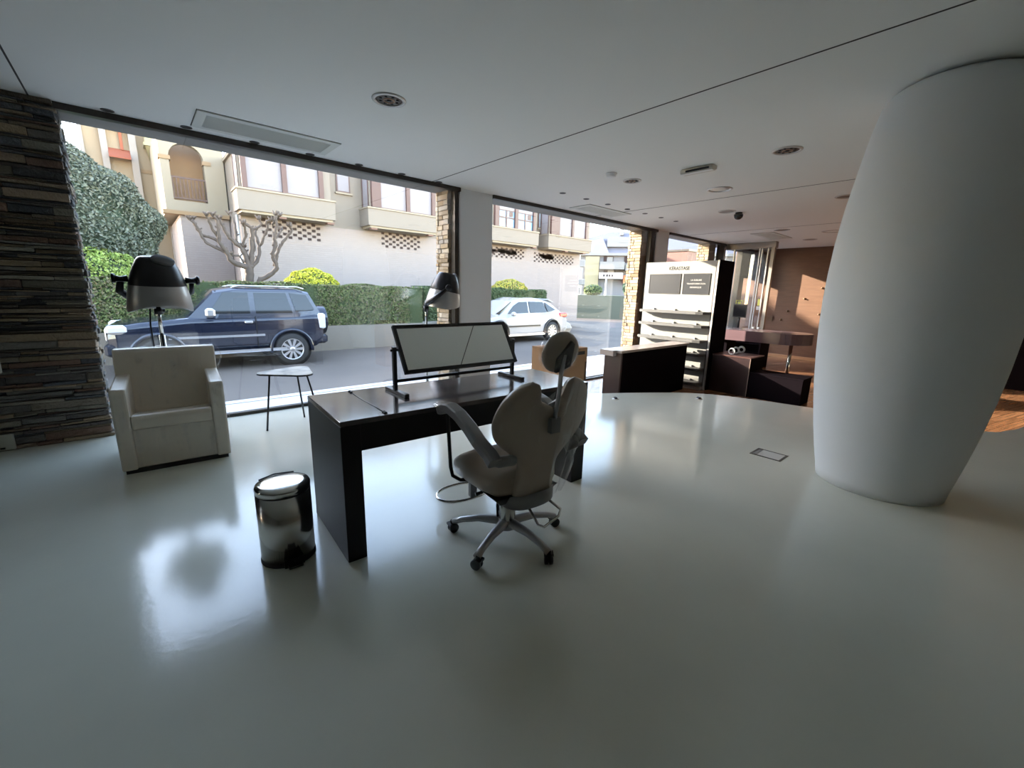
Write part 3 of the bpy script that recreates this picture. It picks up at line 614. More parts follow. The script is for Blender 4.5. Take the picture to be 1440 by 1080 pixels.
# display unit
M_disp = mat('display_white', (0.27, 0.27, 0.265), .45)
dp = thing('product_display', 'tall white product display with two dark screens and shelves', 'display unit', (8.35, 3.68, ZW))
MB().box(.02,.10,.0,1.565,0,2.5).build('back_panel', M_disp, dp)
MB().box(-.0,.6,-.022,-.002,0,2.505).build('side_panel', M_mahog2, dp)
MB().box(-.03,.05,-.002,.03,0,2.50).build('edge_strip', M_alu, dp)
MB().box(-.012,-.002,.035,.06,.0,2.42).build('edge_channel', mat('channel_dark', (.1,.09,.1), .4, .4), dp)
M_scr = mat('screen_grey', (0.018, 0.02, 0.027), .35)
for y0, y1, nm in ((.75,1.455,'picture screen'), (.15,.695,'lettered screen')):
    sc_ = MB().box(.010,.02,y0,y1,1.862,2.262).build('screen', M_scr, dp)
    MB().box(.006,.010,y0,y1,2.247,2.262).box(.006,.010,y0,y1,1.862,1.877).box(.006,.010,y0,y0+.015,1.877,2.247).box(.006,.010,y1-.015,y1,1.877,2.247).build('screen_border', mat('screen_edge', (.05,.05,.055), .3), sc_)
RT = lambda y, z: Matrix.Translation((.007, y, z)) @ Matrix.Rotation(-PI/2, 4, 'Z') @ Matrix.Rotation(PI/2, 4, 'X')
text('brand_lettering', 'KÉRASTASE', .095, mat('letter_grey', (0.006, 0.006, 0.006), .5), Matrix.Translation((.017,.81,2.365)) @ Matrix.Rotation(-PI/2,4,'Z') @ Matrix.Rotation(PI/2,4,'X') @ Matrix.Diagonal((.92,1,1,1)), dp)
M_lw = mat('letter_white', (0.45, 0.45, 0.45), .5)
for i, (s_, z) in enumerate((('LA SUBLIME', 2.135), ('TRANSFORMATION', 2.065), ('DENSIFIQUE', 1.995))):
    text('screen_lettering', s_, .043, M_lw, RT(.425, z), dp)
M_shelf = mat('shelf_grey', (.13,.13,.13), .35)
for i, z in enumerate((1.53,1.27,.985,.715,.43,.15)):
    sh = MB().prism([(-.20,.12),(-.24,.25),(-.24,1.40),(-.17,1.52),(.02,1.52),(.02,.06),(-.08,.06)], z-.05, z).build('shelf', M_shelf if i < 3 else mat('shelf_dark_edge', (.10,.10,.10), .4), dp)
    b_ = MB()
    for y in (.32,.80,1.28): b_.box(-.03,.02,y-.015,y+.015,z,z+.03)
    b_.build('shelf_bracket', M_alu, sh)
MB().box(-.14,.02,.04,1.54,0,.07).build('plinth', M_ring, dp)
# low cabinet with rings, bench, high table, desk, monitor
lc = thing('low_cabinet', 'low dark mahogany cabinet between the display and the bench', 'cabinet', (8.44, 2.94, ZW))
MB().box(.02,.66,.0,.70,.0,.715).build('cabinet_body', M_mahog2, lc); MB().box(0,.02,.0,.70,.0,.71).build('cabinet_front', M_mahog, lc); MB().box(-.005,.665,-.005,.705,.715,.735).build('cabinet_top', mat('mahogany_top', (.10,.05,.045), .3), lc)
MB().box(-.006,.004,-.005,.006,0,.715).build('edge_trim', mat('pale_edge_trim', (.25,.18,.15), .35), lc)  # paler strip along the front corner
for i, (x, y) in enumerate(((8.56,3.34),(8.80,3.36),(9.02,3.34))):
    r_ = MB().tube([(.0,.055*math.cos(t),.055+.055*math.sin(t)) for t in [2*PI*j/28 for j in range(28)]], .013+.003*i, 10, closed=True).build('ring_holder', white, None)
    r_.location = (x, y, .405+.014); tag(r_, 'white ring standing on the low cabinet, %s of the three' % ('leftmost', 'middle', 'rightmost')[i], 'ring', 'white rings on the low cabinet')
bch = thing('low_bench', 'low black bench beside the low cabinet, under the high table', 'bench', (8.45, 2.07, ZW))
MB().box(0,.5,0,.865,0,.45).build('bench_body', M_mahog2, bch); MB().box(-.01,.51,-.01,.865,.45,.475).build('bench_top', M_mahog2, bch)
ht = thing('high_table', 'round-ended high table with thick mauve-brown top on a chrome leg', 'high table', (9.7, 2.45, ZW))
tp = [(0,.45)]+[(.45-.45*math.cos(a_), .45-.45*math.sin(a_)*1.0) for a_ in [PI*j/14 for j in range(15)]]+[(.9,1.9),(.0,1.9)]
M_tab = mat('plum_veneer', (.15,.095,.11), .22, nscale=3, namp=.15, stretch=(1,.2,1))
MB().prism(tp, .91, 1.13).build('tabletop', M_tab, ht)
MB().box(-.01,.02,1.55,1.9,.91,.97).build('under_shelf', mat('plum_light', (.35,.30,.33), .3), ht)
MB().tube([(.33,.32,0),(.33,.32,.91)], .035, 18).build('leg', M_chrome, ht); MB().lathe([(.2,0),(.2,.012),(.04,.02)], c=(.33,.32,0), n=30).build('foot_plate', M_chrome, ht)
MB().box(.35,.85,1.6,1.85,0,.91).build('support_panel', M_mahog2, ht)
rd = thing('reception_desk', 'dark desk with open shelves carrying the monitor, in front of the glass lobby', 'desk', (12.1, 4.02, ZW))
MB().box(0,.7,0,1.15,.93,.985).build('desktop', mat('desktop_pale', (.30,.29,.30), .3), rd)
MB().box(.02,.68,.02,.05,0,.93).box(.02,.68,1.1,1.13,0,.93).box(.64,.68,.05,1.1,0,.93).build('desk_frame', M_mahog2, rd)
for z in (.35,.62): MB().box(.05,.64,.05,1.1,z,z+.02).build('desk_shelf', M_mahog2, rd)
MB().box(0,.04,0,1.15,.80,.93).build('desk_fascia', M_mahog2, rd)
wu = thing('dark_wall_block', 'tall black block added to darken the far wall, seen at the right of the white column', 'cabinet', (14.2, -3.2, ZW))  # invented black block, makes the far wall read dark beside the column
MB().box(.02,.98,0,4.0,.0,2.9).build('cabinet_body', M_mahog2, wu)
for k in range(4): MB().box(0,.02,.02+.99*k,.98+.99*k,.08,2.86).build('dark_block_panel', M_mahog2, wu)
mo = thing('computer_monitor', 'small black computer monitor standing on the dark desk', 'monitor', (12.42, 4.78, .656), .1)
MB().bbox(-.02,.02,-.17,.17,.30,.655,b=.006).build('screen_case', M_dark, mo); MB().box(-.024,-.02,-.15,.15,.33,.63).build('screen', mat('screen_black', (.008,.008,.01), .7, spec=.1), mo)
MB().tube([(0.02,0,.32),(.03,0,.02)], .03, 12).lathe([(.12,0),(.12,.012),(.05,.02)], n=28).build('stand', M_dark, mo)
for i, y in enumerate((4.30, 4.17)):
    c_ = MB().lathe([(.028,0),(.032,.09),(.028,.09),(.026,.01)], n=16).build('white_cup', white, None); c_.location = (12.2, y, .656)
    tag(c_, 'small white cup on the dark desk, %s' % ('nearer the monitor' if i == 0 else 'nearer the lobby frame end'), 'cup', 'white cups on the desk')
# ================================================================== OUTSIDE
M_asph = mat('asphalt', (.125,.102,.084), .75, nscale=.5, col2=(.092,.076,.064), bump=.25, bscale=70)
tag(MB().box(-40,130,7.6,80,ZR-.1,ZR).build('street_ground', M_asph), kind='structure')
tag(MB().box(-40,130,5.74,7.6,ZR-.1,ZS).build('pavement', mat('pavement_slab', (.60,.58,.55), .8, nscale=1.2, namp=.15)), kind='structure')
tag(MB().box(-40,130,7.45,7.62,ZR,ZS+.012).build('kerb', mat('kerb_stone', (.66,.65,.63), .8)), kind='structure')
# retaining wall + hedge
M_ret = mat('retaining_render', (0.234, 0.207, 0.168), .85, nscale=1.6, col2=(.22,.195,.16), bump=.2, bscale=6)
rw = MB()
rw.prism([(-9,13.47),(7.6,13.47),(8.6,14.07),(14.4,14.07),(14.4,16.9),(-9,16.9)], ZR, .33)
tag(rw.build('garden_wall', M_ret), kind='structure')
rk = MB()
for (x,y,z,r) in ((14.9,13.9,-.2,.35),(15.3,14.1,-.15,.4),(15.9,14.3,-.2,.4),(14.75,14.5,-.2,.3)):
    rk.lathe([(.02,-r*.9),(r*.7,-r*.6),(r,0),(r*.75,r*.5),(r*.3,r*.75),(.02,r*.78)], c=(x,y,z), n=9, smooth=False)
tag(rk.build('rubble_heap', mat('rubble', (.36,.33,.29), .9, bump=.6, bscale=8)), 'low heap of stones at the end of the garden wall, behind the white car', 'stones')
greens = [(.11,.145,.045),(.15,.185,.06),(.08,.115,.035),(.19,.22,.085),(.135,.145,.055),(.19,.165,.09)]
M_leaf = attr_mat('leaf', .6, .3, 0); 
def leafmat(name, rough=.55):
    m = attr_mat(name, rough, .3, 0, 1); return m
def hedge(segs, z0, z1, depth, nper, label, name='hedge', size=.06, cols=greens, cat='hedge'):
    mb = MB(); pts = []
    for (x0,y0,x1,y1) in segs:
        L = math.hypot(x1-x0,y1-y0); tx, ty = (x1-x0)/L, (y1-y0)/L; nx, ny = ty, -tx
        P = [(x0,y0),(x1,y1),(x1-nx*depth,y1-ny*depth),(x0-nx*depth,y0-ny*depth)]
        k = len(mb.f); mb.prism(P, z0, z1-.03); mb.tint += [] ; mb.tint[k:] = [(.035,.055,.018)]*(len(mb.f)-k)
        for i in range(int(nper*L)):
            s = random.random()*L
            wv = .05*math.sin(s*2.1)+.04*math.sin(s*5.3+1)
            if random.random() < .62: q = random.random(); pts.append(((x0+tx*s+nx*(.03+wv*.6), y0+ty*s+ny*(.03+wv*.6), z0+(z1-z0)*q), (nx, ny, .15)))
            else: q = random.random()**1.6; pts.append(((x0+tx*s-nx*depth*q, y0+ty*s-ny*depth*q, z1+wv*.7-.02), (0,0,1)))
    leaves(mb, pts, size, cols); o = mb.build(name, leafmat('leaf_green')); return tag(o, label, cat)
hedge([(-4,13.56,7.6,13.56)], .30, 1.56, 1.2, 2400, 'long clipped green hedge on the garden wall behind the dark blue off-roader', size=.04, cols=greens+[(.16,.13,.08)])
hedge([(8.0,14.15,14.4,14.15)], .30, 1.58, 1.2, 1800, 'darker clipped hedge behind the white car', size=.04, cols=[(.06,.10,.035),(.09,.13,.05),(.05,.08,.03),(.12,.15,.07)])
def blob(name, c, r, n, size, cols, label, cat, sc=(1,1,1), core=(.02,.035,.015), zmin=-9):
    mb = MB(); pts = []
    rr = [(r*.9*math.cos(t)*1.0, r*.9*math.sin(t)) for t in [-PI/2*.98+PI*.98*j/12 for j in range(13)]]
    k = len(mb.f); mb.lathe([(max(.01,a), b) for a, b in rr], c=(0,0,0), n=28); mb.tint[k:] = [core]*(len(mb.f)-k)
    mb.v = [(c[0]+x*sc[0], c[1]+y*sc[1], max(zmin, c[2]+z*sc[2])) for x,y,z in mb.v]
    for i in range(n):
        d = Vector((random.gauss(0,1),random.gauss(0,1),random.gauss(0,1))).normalized()
        q = r*(.93+.07*math.sin(d.x*7+1)*math.sin(d.z*9)+random.uniform(-.03,.05))
        p = (c[0]+d.x*q*sc[0], c[1]+d.y*q*sc[1], c[2]+d.z*q*sc[2])
        if p[2] > zmin: pts.append((p, d))
    leaves(mb, pts, size, cols); return tag(mb.build(name, leafmat('leaf_green')), label, cat)
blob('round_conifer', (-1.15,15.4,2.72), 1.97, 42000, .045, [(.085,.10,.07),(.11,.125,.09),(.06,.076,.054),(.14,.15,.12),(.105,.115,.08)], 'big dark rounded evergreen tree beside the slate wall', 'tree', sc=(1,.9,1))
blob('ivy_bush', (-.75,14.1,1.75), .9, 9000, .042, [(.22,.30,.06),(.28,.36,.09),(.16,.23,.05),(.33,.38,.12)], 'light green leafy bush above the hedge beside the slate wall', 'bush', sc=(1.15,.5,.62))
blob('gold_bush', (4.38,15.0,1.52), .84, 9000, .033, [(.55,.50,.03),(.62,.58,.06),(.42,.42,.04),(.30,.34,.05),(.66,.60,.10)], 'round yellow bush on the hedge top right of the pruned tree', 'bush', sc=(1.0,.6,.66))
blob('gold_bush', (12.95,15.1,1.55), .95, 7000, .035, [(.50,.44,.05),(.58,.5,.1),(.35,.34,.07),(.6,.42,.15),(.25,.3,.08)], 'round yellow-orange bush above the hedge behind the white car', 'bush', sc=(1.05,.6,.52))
# pruned tree
M_bark = mat('bark', (0.104, 0.0784, 0.064), .9, nscale=9, namp=.35, bump=.5, bscale=25)
limbs = {
'trunk':([(2.67,.35),(2.67,1.1),(2.67,1.55),(2.70,1.81),(2.70,1.98),(2.72,2.07)],.125,.115),
'a':([(2.69,2.01),(2.46,2.07),(2.27,2.16),(2.19,2.35),(2.11,2.51),(2.01,2.67),(2.01,2.94),(2.02,3.24),(1.91,3.38)],.085,.03),
'a2':([(2.15,2.4),(1.97,2.5),(1.74,2.62),(1.64,2.77),(1.54,3.08),(1.4,3.24)],.045,.028),
'a3':([(2.03,2.67),(1.86,2.79),(1.65,2.85),(1.56,3.0),(1.51,3.15),(1.5,3.28)],.045,.026),
'a4':([(2.01,2.8),(1.88,3.01),(1.81,3.21),(1.75,3.35)],.04,.028),
'b':([(2.69,2.04),(2.66,2.27),(2.56,2.55),(2.38,2.73),(2.25,2.88),(2.15,3.12),(2.08,3.32)],.08,.03),
'b2':([(2.46,2.6),(2.47,2.9),(2.48,3.21),(2.45,3.42),(2.38,3.52)],.045,.025),
'b3':([(2.56,2.58),(2.67,2.9),(2.64,3.14),(2.58,3.22)],.04,.028),
'c':([(2.74,2.02),(2.79,2.28),(2.82,2.68),(2.86,3.03),(2.8,3.19),(2.63,3.25)],.075,.035),
'c2':([(2.83,2.4),(2.9,2.63),(2.88,2.92),(2.92,3.12),(3.15,3.28),(3.11,3.45)],.045,.03),
'c3':([(2.8,2.05),(2.98,2.29),(3.06,2.59),(3.05,2.82),(3.02,3.07),(3.06,3.16)],.06,.03),
'c4':([(3.07,2.68),(3.17,2.94),(3.27,3.18),(3.24,3.38),(3.37,3.4)],.04,.026),
's1':([(2.57,2.12),(2.49,2.32),(2.34,2.33),(2.26,2.33)],.03,.025),'s2':([(2.72,2.27),(2.68,2.47),(2.66,2.61)],.03,.025),
'r':([(2.85,.35),(2.86,1.2),(2.92,1.61),(3.12,1.74),(3.35,1.93),(3.42,2.08),(3.33,2.32),(3.33,2.49),(3.42,2.7),(3.39,2.96),(3.47,3.26),(3.46,3.55)],.08,.035),
'r2':([(3.39,2.08),(3.47,2.35),(3.55,2.6),(3.68,2.82),(3.84,3.04),(3.96,3.2),(3.89,3.31)],.05,.03),'r3':([(3.37,2.26),(3.5,2.36)],.03,.03),
'r4':([(3.42,2.7),(3.52,2.92),(3.71,3.14),(3.77,3.24)],.04,.026),'r5':([(3.44,3.32),(3.54,3.5),(3.6,3.57)],.035,.04)}
tree = thing('pollarded_tree', 'bare pollarded tree with knobbly branches in front of the white brick wall', 'tree', (2.7,15.3,.33))
for i, (k, (p, ra, rb)) in enumerate(limbs.items()):
    q = spl(p, 3); n_ = len(q); sg = ((i*37) % 7-3)*.07
    mb = MB().tube([(x-2.7+.012*math.sin(j*2.3+i), sg*j/n_*(0 if k == 'trunk' else 2.2), z-.33) for j,(x,z) in enumerate(q)], [ra+(rb-ra)*j/n_+.006*math.sin(j*1.9+i) for j in range(n_)], 9)
    if k not in ('trunk',):
        x, z = q[-1]; yb = sg*2.2
        for m_ in range(6):
            a = m_*1.1+i; mb.tube([(x-2.7,yb,z-.33),(x-2.7+.05*math.cos(a),yb+.05*math.sin(a*1.7),z-.33+.04+.03*math.sin(a*2.3)),(x-2.7+.09*math.cos(a),yb+.07*math.sin(a*1.7),z-.33+.09+.04*math.sin(a*3))], [.03,.028,.016], 6)
        for j in range(3, n_-2, 4):
            x, z = q[j]; a = j*2.1+i; yy = sg*j/n_*2.2
            mb.tube([(x-2.7,yy,z-.33),(x-2.7+.08*math.cos(a),yy,z-.33+.05+.04*abs(math.sin(a)))], [.024,.02], 6)
    mb.build('trunk' if k == 'trunk' else 'branch', M_bark, tree)
# ------------------------------------------------------------------ buildings
M_wb = brick_mat('white_brick', (.285,.247,.235), (.27,.232,.22), (.25,.212,.20), .26, .075, .008, .25)
M_cr = mat('cream_render', (0.265, 0.226, 0.172), .85, nscale=.7, namp=.05)
M_cr2 = mat('pale_cream_render', (0.195, 0.168, 0.143), .85, nscale=.6, namp=.04)
M_brn = mat('brown_window_frame', (0.07, 0.03, 0.025), .5)
M_blind = mat('blind_pane', (.22,.205,.225), .5, spec=.2)
M_blue = mat('blue_pane', (.10,.22,.38), .08, spec=.8)
M_hole = mat('vent_dark', (.035,.022,.022), .9)
mb_ = thing('bay_window_building', 'long cream building with bay windows above a white brick ground floor', 'building', (0,17,0))
MB().box(2.9,20.0,0,7,-.1,3.66).build('brick_wall', M_wb, mb_)
MB().box(2.92,20.0,.02,7,3.66,5.66).build('upper_wall', M_cr2, mb_)
MB().box(2.85,20.05,-.1,7,5.66,5.78).build('eave', M_cr, mb_)
ds = MB().tube([(2.8,-.06,-.1),(2.8,-.06,3.7)], .045, 10); ds.build('downpipe', M_alu, mb_)
for (x0,x1,panes,low) in ((2.74,5.70,((3.05,4.05),(4.2,5.2)),0),(6.9,9.98,((7.42,8.48),(8.64,9.62)),0),(12.77,15.78,((13.18,14.18),(14.38,15.38)),1),(16.5,20.0,((17.3,18.3),(18.46,19.46)),0)):
    b = MB().box(x0,x1,-.8,.02,3.80,4.40).box(x0+.1,x1-.1,-.7,.02,4.40,5.66)
    bay = b.build('bay', M_cr2, mb_)
    MB().box(x0+.08,x1-.08,-.74,.02,3.72,3.80).box(x0-.03,x1+.03,-.84,.02,4.40,4.45).build('bay_moulding', M_cr, bay)
    fr = MB(); fr.box(x0+.16,panes[0][0],-.83,-.68,4.46,5.66).box(panes[0][1],panes[1][0],-.80,-.68,4.46,5.66).box(panes[1][1],panes[1][1]+.15,-.80,-.68,4.46,5.66).box(x0+.16,panes[1][1]+.15,-.76,-.68,4.44,4.49)
    fo = fr.build('window_frame', M_brn, bay)
    MB().box(x0+.085,x0+.1,-.62,-.15,4.5,5.66).build('side_pane', M_blind, bay)
    MB().box(x0+.07,x0+.085,-.66,-.62,4.46,5.66).box(x0+.07,x0+.085,-.15,-.11,4.46,5.66).build('side_frame', M_brn, bay)
    for (a, b2) in panes:
        if not low: MB().box(a,b2,-.72,-.69,4.49,5.66).build('blind_pane', M_blind, fo)
        else:
            MB().box(a,b2,-.73,-.69,5.22,5.66).build('blind_pane', M_blind, fo)
            MB().box(a,b2,-.72,-.69,4.49,5.22).build('blue_pane', M_blue, fo)
            m2 = (a+b2)/2; MB().box(m2-.04,m2+.04,-.745,-.70,4.49,5.22).box(a,b2,-.74,-.70,4.86,4.93).box(a,b2,-.74,-.70,5.19,5.23).box(b2-.34,b2-.1,-.728,-.70,4.95,5.18).build('glazing_bar', M_brn, fo)
for (a, b2, z0) in ((6.06,6.56,4.93),(16.46,16.88,4.8)):
    f_ = MB().box(a,b2,-.03,.02,z0,5.66).build('small_window', M_brn, mb_); MB().box(a+.05,b2-.05,-.04,-.02,z0+.05,5.66).build('pane', M_blind if a < 10 else mat('grey_pane', (.25,.3,.36), .1), f_)
    MB().box(a-.05,b2+.08,-.07,.02,z0-.06,z0).build('sill', M_cr, f_)
for (x0,x1,z0,z1,patch) in ((3.5,5.28,3.02,3.70,None),(7.74,9.46,3.04,3.70,None),(13.0,15.5,3.04,3.62,(13.2,15.1,3.28,3.55)),(16.25,19.35,2.98,3.56,(16.6,17.75,3.28,3.52))):
    h = MB(); sx_ = .16; sz = .10; r = 0; z = z1
    while z-sz > z0-.02:
        c = 0; x = x0
        while x < x1:
            if (r+c) % 2 == 0: h.box(x,x+sx_*.80,-.006,.01,z-sz*.9,z)
            x += sx_; c += 1
        z -= sz; r += 1
    if patch:
        for i in range(26):
            cx = random.uniform(patch[0]+.15,patch[1]-.15); cz_ = random.uniform(patch[2]+.03,patch[3]-.03); h.box(cx-.16,cx+.16,-.007,.01,cz_-.06,cz_+.06)
    h.build('vent_openings', M_hole, mb_)
for x in (4.0,5.55,7.15,9.6,15.6,18.0,19.5): MB().box(x-.12,x+.12,-.72,-.5,3.66,3.73).build('beam_end', mat('beam_brown', (.16,.09,.07), .8), mb_)
# recessed block with arched balcony
ab = thing('arched_balcony_building', 'cream building with an arched balcony and brown railing, set back beside the pruned tree', 'building', (0,19,0))
MB().box(1.47,2.88,0,4.8,-.1,3.78).build('brick_wall', M_wb, ab)
up = MB()
arch = [(1.36,4.22)]+[(1.83-.47*math.cos(t), 5.55+.47*math.sin(t)) for t in [PI*j/16 for j in range(17)]]+[(2.30,4.22)]
def face_strip(x0,x1,z0,z1,y0,y1): up.box(x0,x1,y0,y1,z0,z1)
face_strip(1.12,1.36,3.85,6.6,-.1,.15); face_strip(2.30,2.88,3.85,6.6,-.1,.15); face_strip(1.36,2.30,3.85,4.22,-.1,.15)
for i in range(16):
    (xa,za),(xb,zb) = arch[1+i], arch[2+i]
    up.loft([[(xa,y,za),(xb,y,zb),(xb,y,6.6),(xa,y,6.6)] for y in (-.1,.15)])
up.box(1.12,2.88,1.3,4.8,3.85,6.6).box(1.12,1.3,.15,1.3,3.85,6.6).box(2.4,2.88,.15,1.3,3.85,6.6).box(1.3,2.4,.15,1.3,3.85,4.1)
up.build('upper_wall', M_cr, ab)
MB().box(1.3,2.4,1.25,1.3,4.1,6.3).build('balcony_back_wall', mat('apricot_render', (0.312, 0.195, 0.109), .8), ab)
MB().box(1.02,2.88,-.16,.2,3.76,3.88).box(1.08,1.40,-.14,.16,5.45,5.57).box(2.26,2.5,-.14,.16,5.45,5.57).build('moulding', mat('tan_moulding', (0.25, 0.164, 0.0897), .8), ab)
ra = MB().box(1.36,2.30,-.06,-.02,4.93,4.98).box(1.36,2.30,-.06,-.02,4.28,4.32)
for k in range(10): ra.box(1.38+.1*k,1.405+.1*k,-.055,-.025,4.3,4.95)
ra.build('railing', M_brn, ab)
# farther apartment block on the left
lb = thing('apartment_building', 'distant cream apartment block with red tile strips above the round evergreen', 'building', (0,24,0))
MB().box(-.84,1.75,0,6,-.1,8.6).build('wall', mat('warm_beige_render', (0.281, 0.218, 0.148), .85), lb)
MB().box(-.90,-.78,-.12,6,-.1,8.6).box(-.32,-.12,-.2,.1,-.1,8.6).box(.52,.74,-.25,.1,-.1,8.6).box(1.45,1.62,-.5,.1,-.1,8.6).build('pilaster', mat('pinkish_white_render', (0.281, 0.25, 0.226), .85), lb)
MB().loft([[(-.12,-.5,6.15),(.52,-.5,6.15),(.52,-.5,6.2),(-.12,-.5,6.2)],[(-.12,.0,6.5),(.52,.0,6.5),(.52,.0,6.58),(-.12,.0,6.58)]]).box(.25,.34,-.1,.0,6.55,7.25).box(-.12,.6,-.3,.1,7.3,7.45).build('tile_strip', mat('red_tiles', (0.281, 0.078, 0.039), .8, bump=.6, bscale=14), lb)
MB().box(.74,1.45,-.03,.02,5.82,5.95).build('band', mat('tan_moulding', (0.25, 0.164, 0.0897), .8), lb)
MB().loft([[(1.0,-.6,6.72),(1.45,-.6,6.72),(1.45,-.6,7.3),(1.0,-.6,7.3)],[(1.1,0,6.3),(1.45,0,6.3),(1.45,0,7.3),(1.1,0,7.3)]]).box(.95,1.5,-.7,.0,6.75,6.86).build('cornice', mat('pale_yellow_render', (0.281, 0.257, 0.156), .85), lb)
MB().box(1.3,1.48,-.55,-.5,4.4,5.3).box(1.62,1.7,-.55,-.5,4.6,5.6).build('shutter', M_brn, lb)
MB().box(-16,-4.35,-8,-7,-.1,9.2).build('sun_blocker_wing', M_cr, lb)  # unseen block added to keep direct sun out of the first window
# far house to the right
A0 = math.radians(53.5)
fb_ = thing('far_house', 'distant pale house with grey slate mansard roof and dormer, seen through the second window', 'building', (45*math.sin(A0), 45*math.cos(A0), 0), PI/2-A0-PI/2)
M_slr = mat('slate_roof', (0.133, 0.136, 0.172), .7); M_fw = mat('far_white_render', (0.211, 0.211, 0.211), .85)
MB().box(-3.0,12,0,8,-.4,5.2).build('wall', mat('far_grey_render', (0.164, 0.164, 0.179), .85), fb_)
MB().box(-3.2,12.2,-.35,.2,5.2,5.45).build('gutter', M_fw, fb_)
MB().loft([[(-3.1,-.2,5.45),(12.1,-.2,5.45),(12.1,8,5.45),(-3.1,8,5.45)],[(-2.4,1.0,7.0),(11,1.0,7.0),(11,7,7.0),(-2.4,7,7.0)],[(-.2,2.2,7.75),(9,2.2,7.75),(9,6,7.75),(-.2,6,7.75)]]).build('roof', M_slr, fb_)
MB().box(-.45,1.75,-.1,2.6,6.05,6.95).build('dormer', M_fw, fb_); MB().loft([[(-2.5,-.25,5.45),(-.2,-.25,5.45),(-.2,2,5.45),(-2.5,2,5.45)],[(-1.9,-.1,6.6),(-.9,-.1,6.9),(-.9,2,6.9),(-1.9,2,6.6)]]).build('dormer_hood', mat('slate_roof_pale', (.20,.205,.25), .7), fb_)
MB().box(.75,1.1,1.2,1.8,7.3,7.95).build('chimney', M_fw, fb_)
MB().box(-2.45,-1.1,-.3,.1,-.4,5.1).build('yellow_bay', mat('pale_yellow_wall', (0.27, 0.245, 0.16), .8), fb_)
MB().box(-1.0,1.35,-1.2,.0,3.85,4.55).box(1.45,3.5,-1.0,.0,3.75,4.35).box(-1.0,1.3,-1.0,0,2.95,3.4).build('balcony', M_fw, fb_)
for (a,b2,z0,z1) in ((-.7,.25,4.6,5.15),(1.3,2.4,4.55,5.15),(-.6,.5,3.45,3.85),(5.3,7.2,4.6,5.1),(3.0,4.2,4.5,5.1)):
    f_ = MB().box(a,b2,-.06,.02,z0,z1).build('window', M_hole, fb_); MB().box(a+.35*(b2-a),b2-.05,-.09,-.05,z0+.04,z1-.06).build('pane', M_fw if a < 5 else M_blue, f_)
MB().box(1.35,2.6,-.5,.0,2.5,3.3).build('orange_awning', mat('awning_orange', (.75,.22,.10), .8), fb_)
def farpos(u, dv): 
    p = Vector((45*math.sin(A0), 45*math.cos(A0), 0))+Vector((math.cos(A0), -math.sin(A0), 0))*u-Vector((math.sin(A0), math.cos(A0), 0))*dv; return p
fb_.rotation_euler = (0,0,-A0)
p = farpos(.1,8)
sg = thing('street_sign_board', 'white street sign board on a post in front of the far house', 'sign', (p.x,p.y,ZR), -A0)
MB().box(-.95,.95,-.04,.04,3.15,3.62).build('board', white, sg); MB().tube([(-.35,0,0),(-.35,0,3.2)], .06, 8).build('post', M_alu, sg)
sk = MB()
for x in (-.55,-.3,-.1,.12): sk.box(x-.08,x+.08,-.05,-.04,3.3,3.48)
sk.build('dark_symbols', M_hole, sg)
p = farpos(-2.35,7); lp = thing('lamp_post', 'pale double-headed lamp post at the corner of the white brick building', 'lamp post', (p.x,p.y,ZR), -A0)
MB().tube([(0,0,0),(0,0,4.7)], .06, 8).build('pole', M_alu, lp); MB().bbox(-.25,.25,-.2,.2,4.1,4.7,b=.05).build('lamp_head', M_fw, lp); MB().bbox(-.25,.3,-.2,.2,2.6,3.1,b=.05).build('lower_lamp_head', M_fw, lp)
p = farpos(-1.2,10); blob('clipped_shrub', (p.x,p.y,1.75), .62, 900, .07, [(.10,.14,.05),(.14,.18,.07)], 'low clipped shrub across the side road beside the lamp post', 'bush', sc=(1.25,1.2,.7))
p = farpos(1.5,10); blob('small_conifer', (p.x,p.y,2.0), .55, 900, .07, [(.06,.12,.09),(.09,.15,.11)], 'small blue-green conifer across the side road by the orange awning', 'bush', sc=(.8,.8,1.15))
gb = [farpos(-4.5,11), farpos(9,11), farpos(9,-2), farpos(-4.5,-2)]
tag(MB().prism([(q.x,q.y) for q in gb][::-1], ZR-.05, 1.36).build('raised_ground', mat('garden_bank', (.09,.105,.085), .9)), kind='structure')
# ------------------------------------------------------------------ vehicles
M_tyre = mat('tyre', (.03,.03,.03), .8); M_rim = mat('alloy_rim', (.62,.62,.63), .3, .7)
M_cg = mat('car_glass', (.012,.016,.018), .04, spec=.5); M_lamp = mat('clear_lamp', (.75,.76,.78), .1, spec=.8); M_red = mat('red_lamp', (.5,.03,.04), .15)
def wheel(x, y, r, spokes, parent, side=-1):
    T = Matrix.Translation((x, y, r)) @ Matrix.Rotation(PI/2*-side, 4, 'X')
    tb = MB().lathe([(r*.66,-.2),(r*.93,-.2),(r,-.16),(r,.02),(r*.94,.05),(r*.68,.055)], n=40, M=T, caps=False).build('wheel', M_tyre, parent)
    rm = MB().lathe([(r*.68,.05),(r*.64,.055),(r*.6,.0),(r*.6,-.1)], n=40, M=T, caps=False).lathe([(r*.16,.02),(r*.15,.04),(r*.02,.045)], n=20, M=T)
    for k in range(spokes):
        a = 2*PI*k/spokes; R = T @ Matrix.Rotation(a, 4, 'Z')
        rm.loft([[(r*.12,-r*.07,.0),(r*.12,r*.07,.0),(r*.12,r*.05,.03),(r*.12,-r*.05,.03)],[(r*.62,-r*.10,.0),(r*.62,r*.10,.0),(r*.62,r*.085,.035),(r*.62,-r*.085,.035)]], M=R)
    rm.build('rim', M_rim, tb); MB().lathe([(r*.61,-.11),(.01,-.1)], n=30, M=T).build('brake_shadow', M_dark, tb)
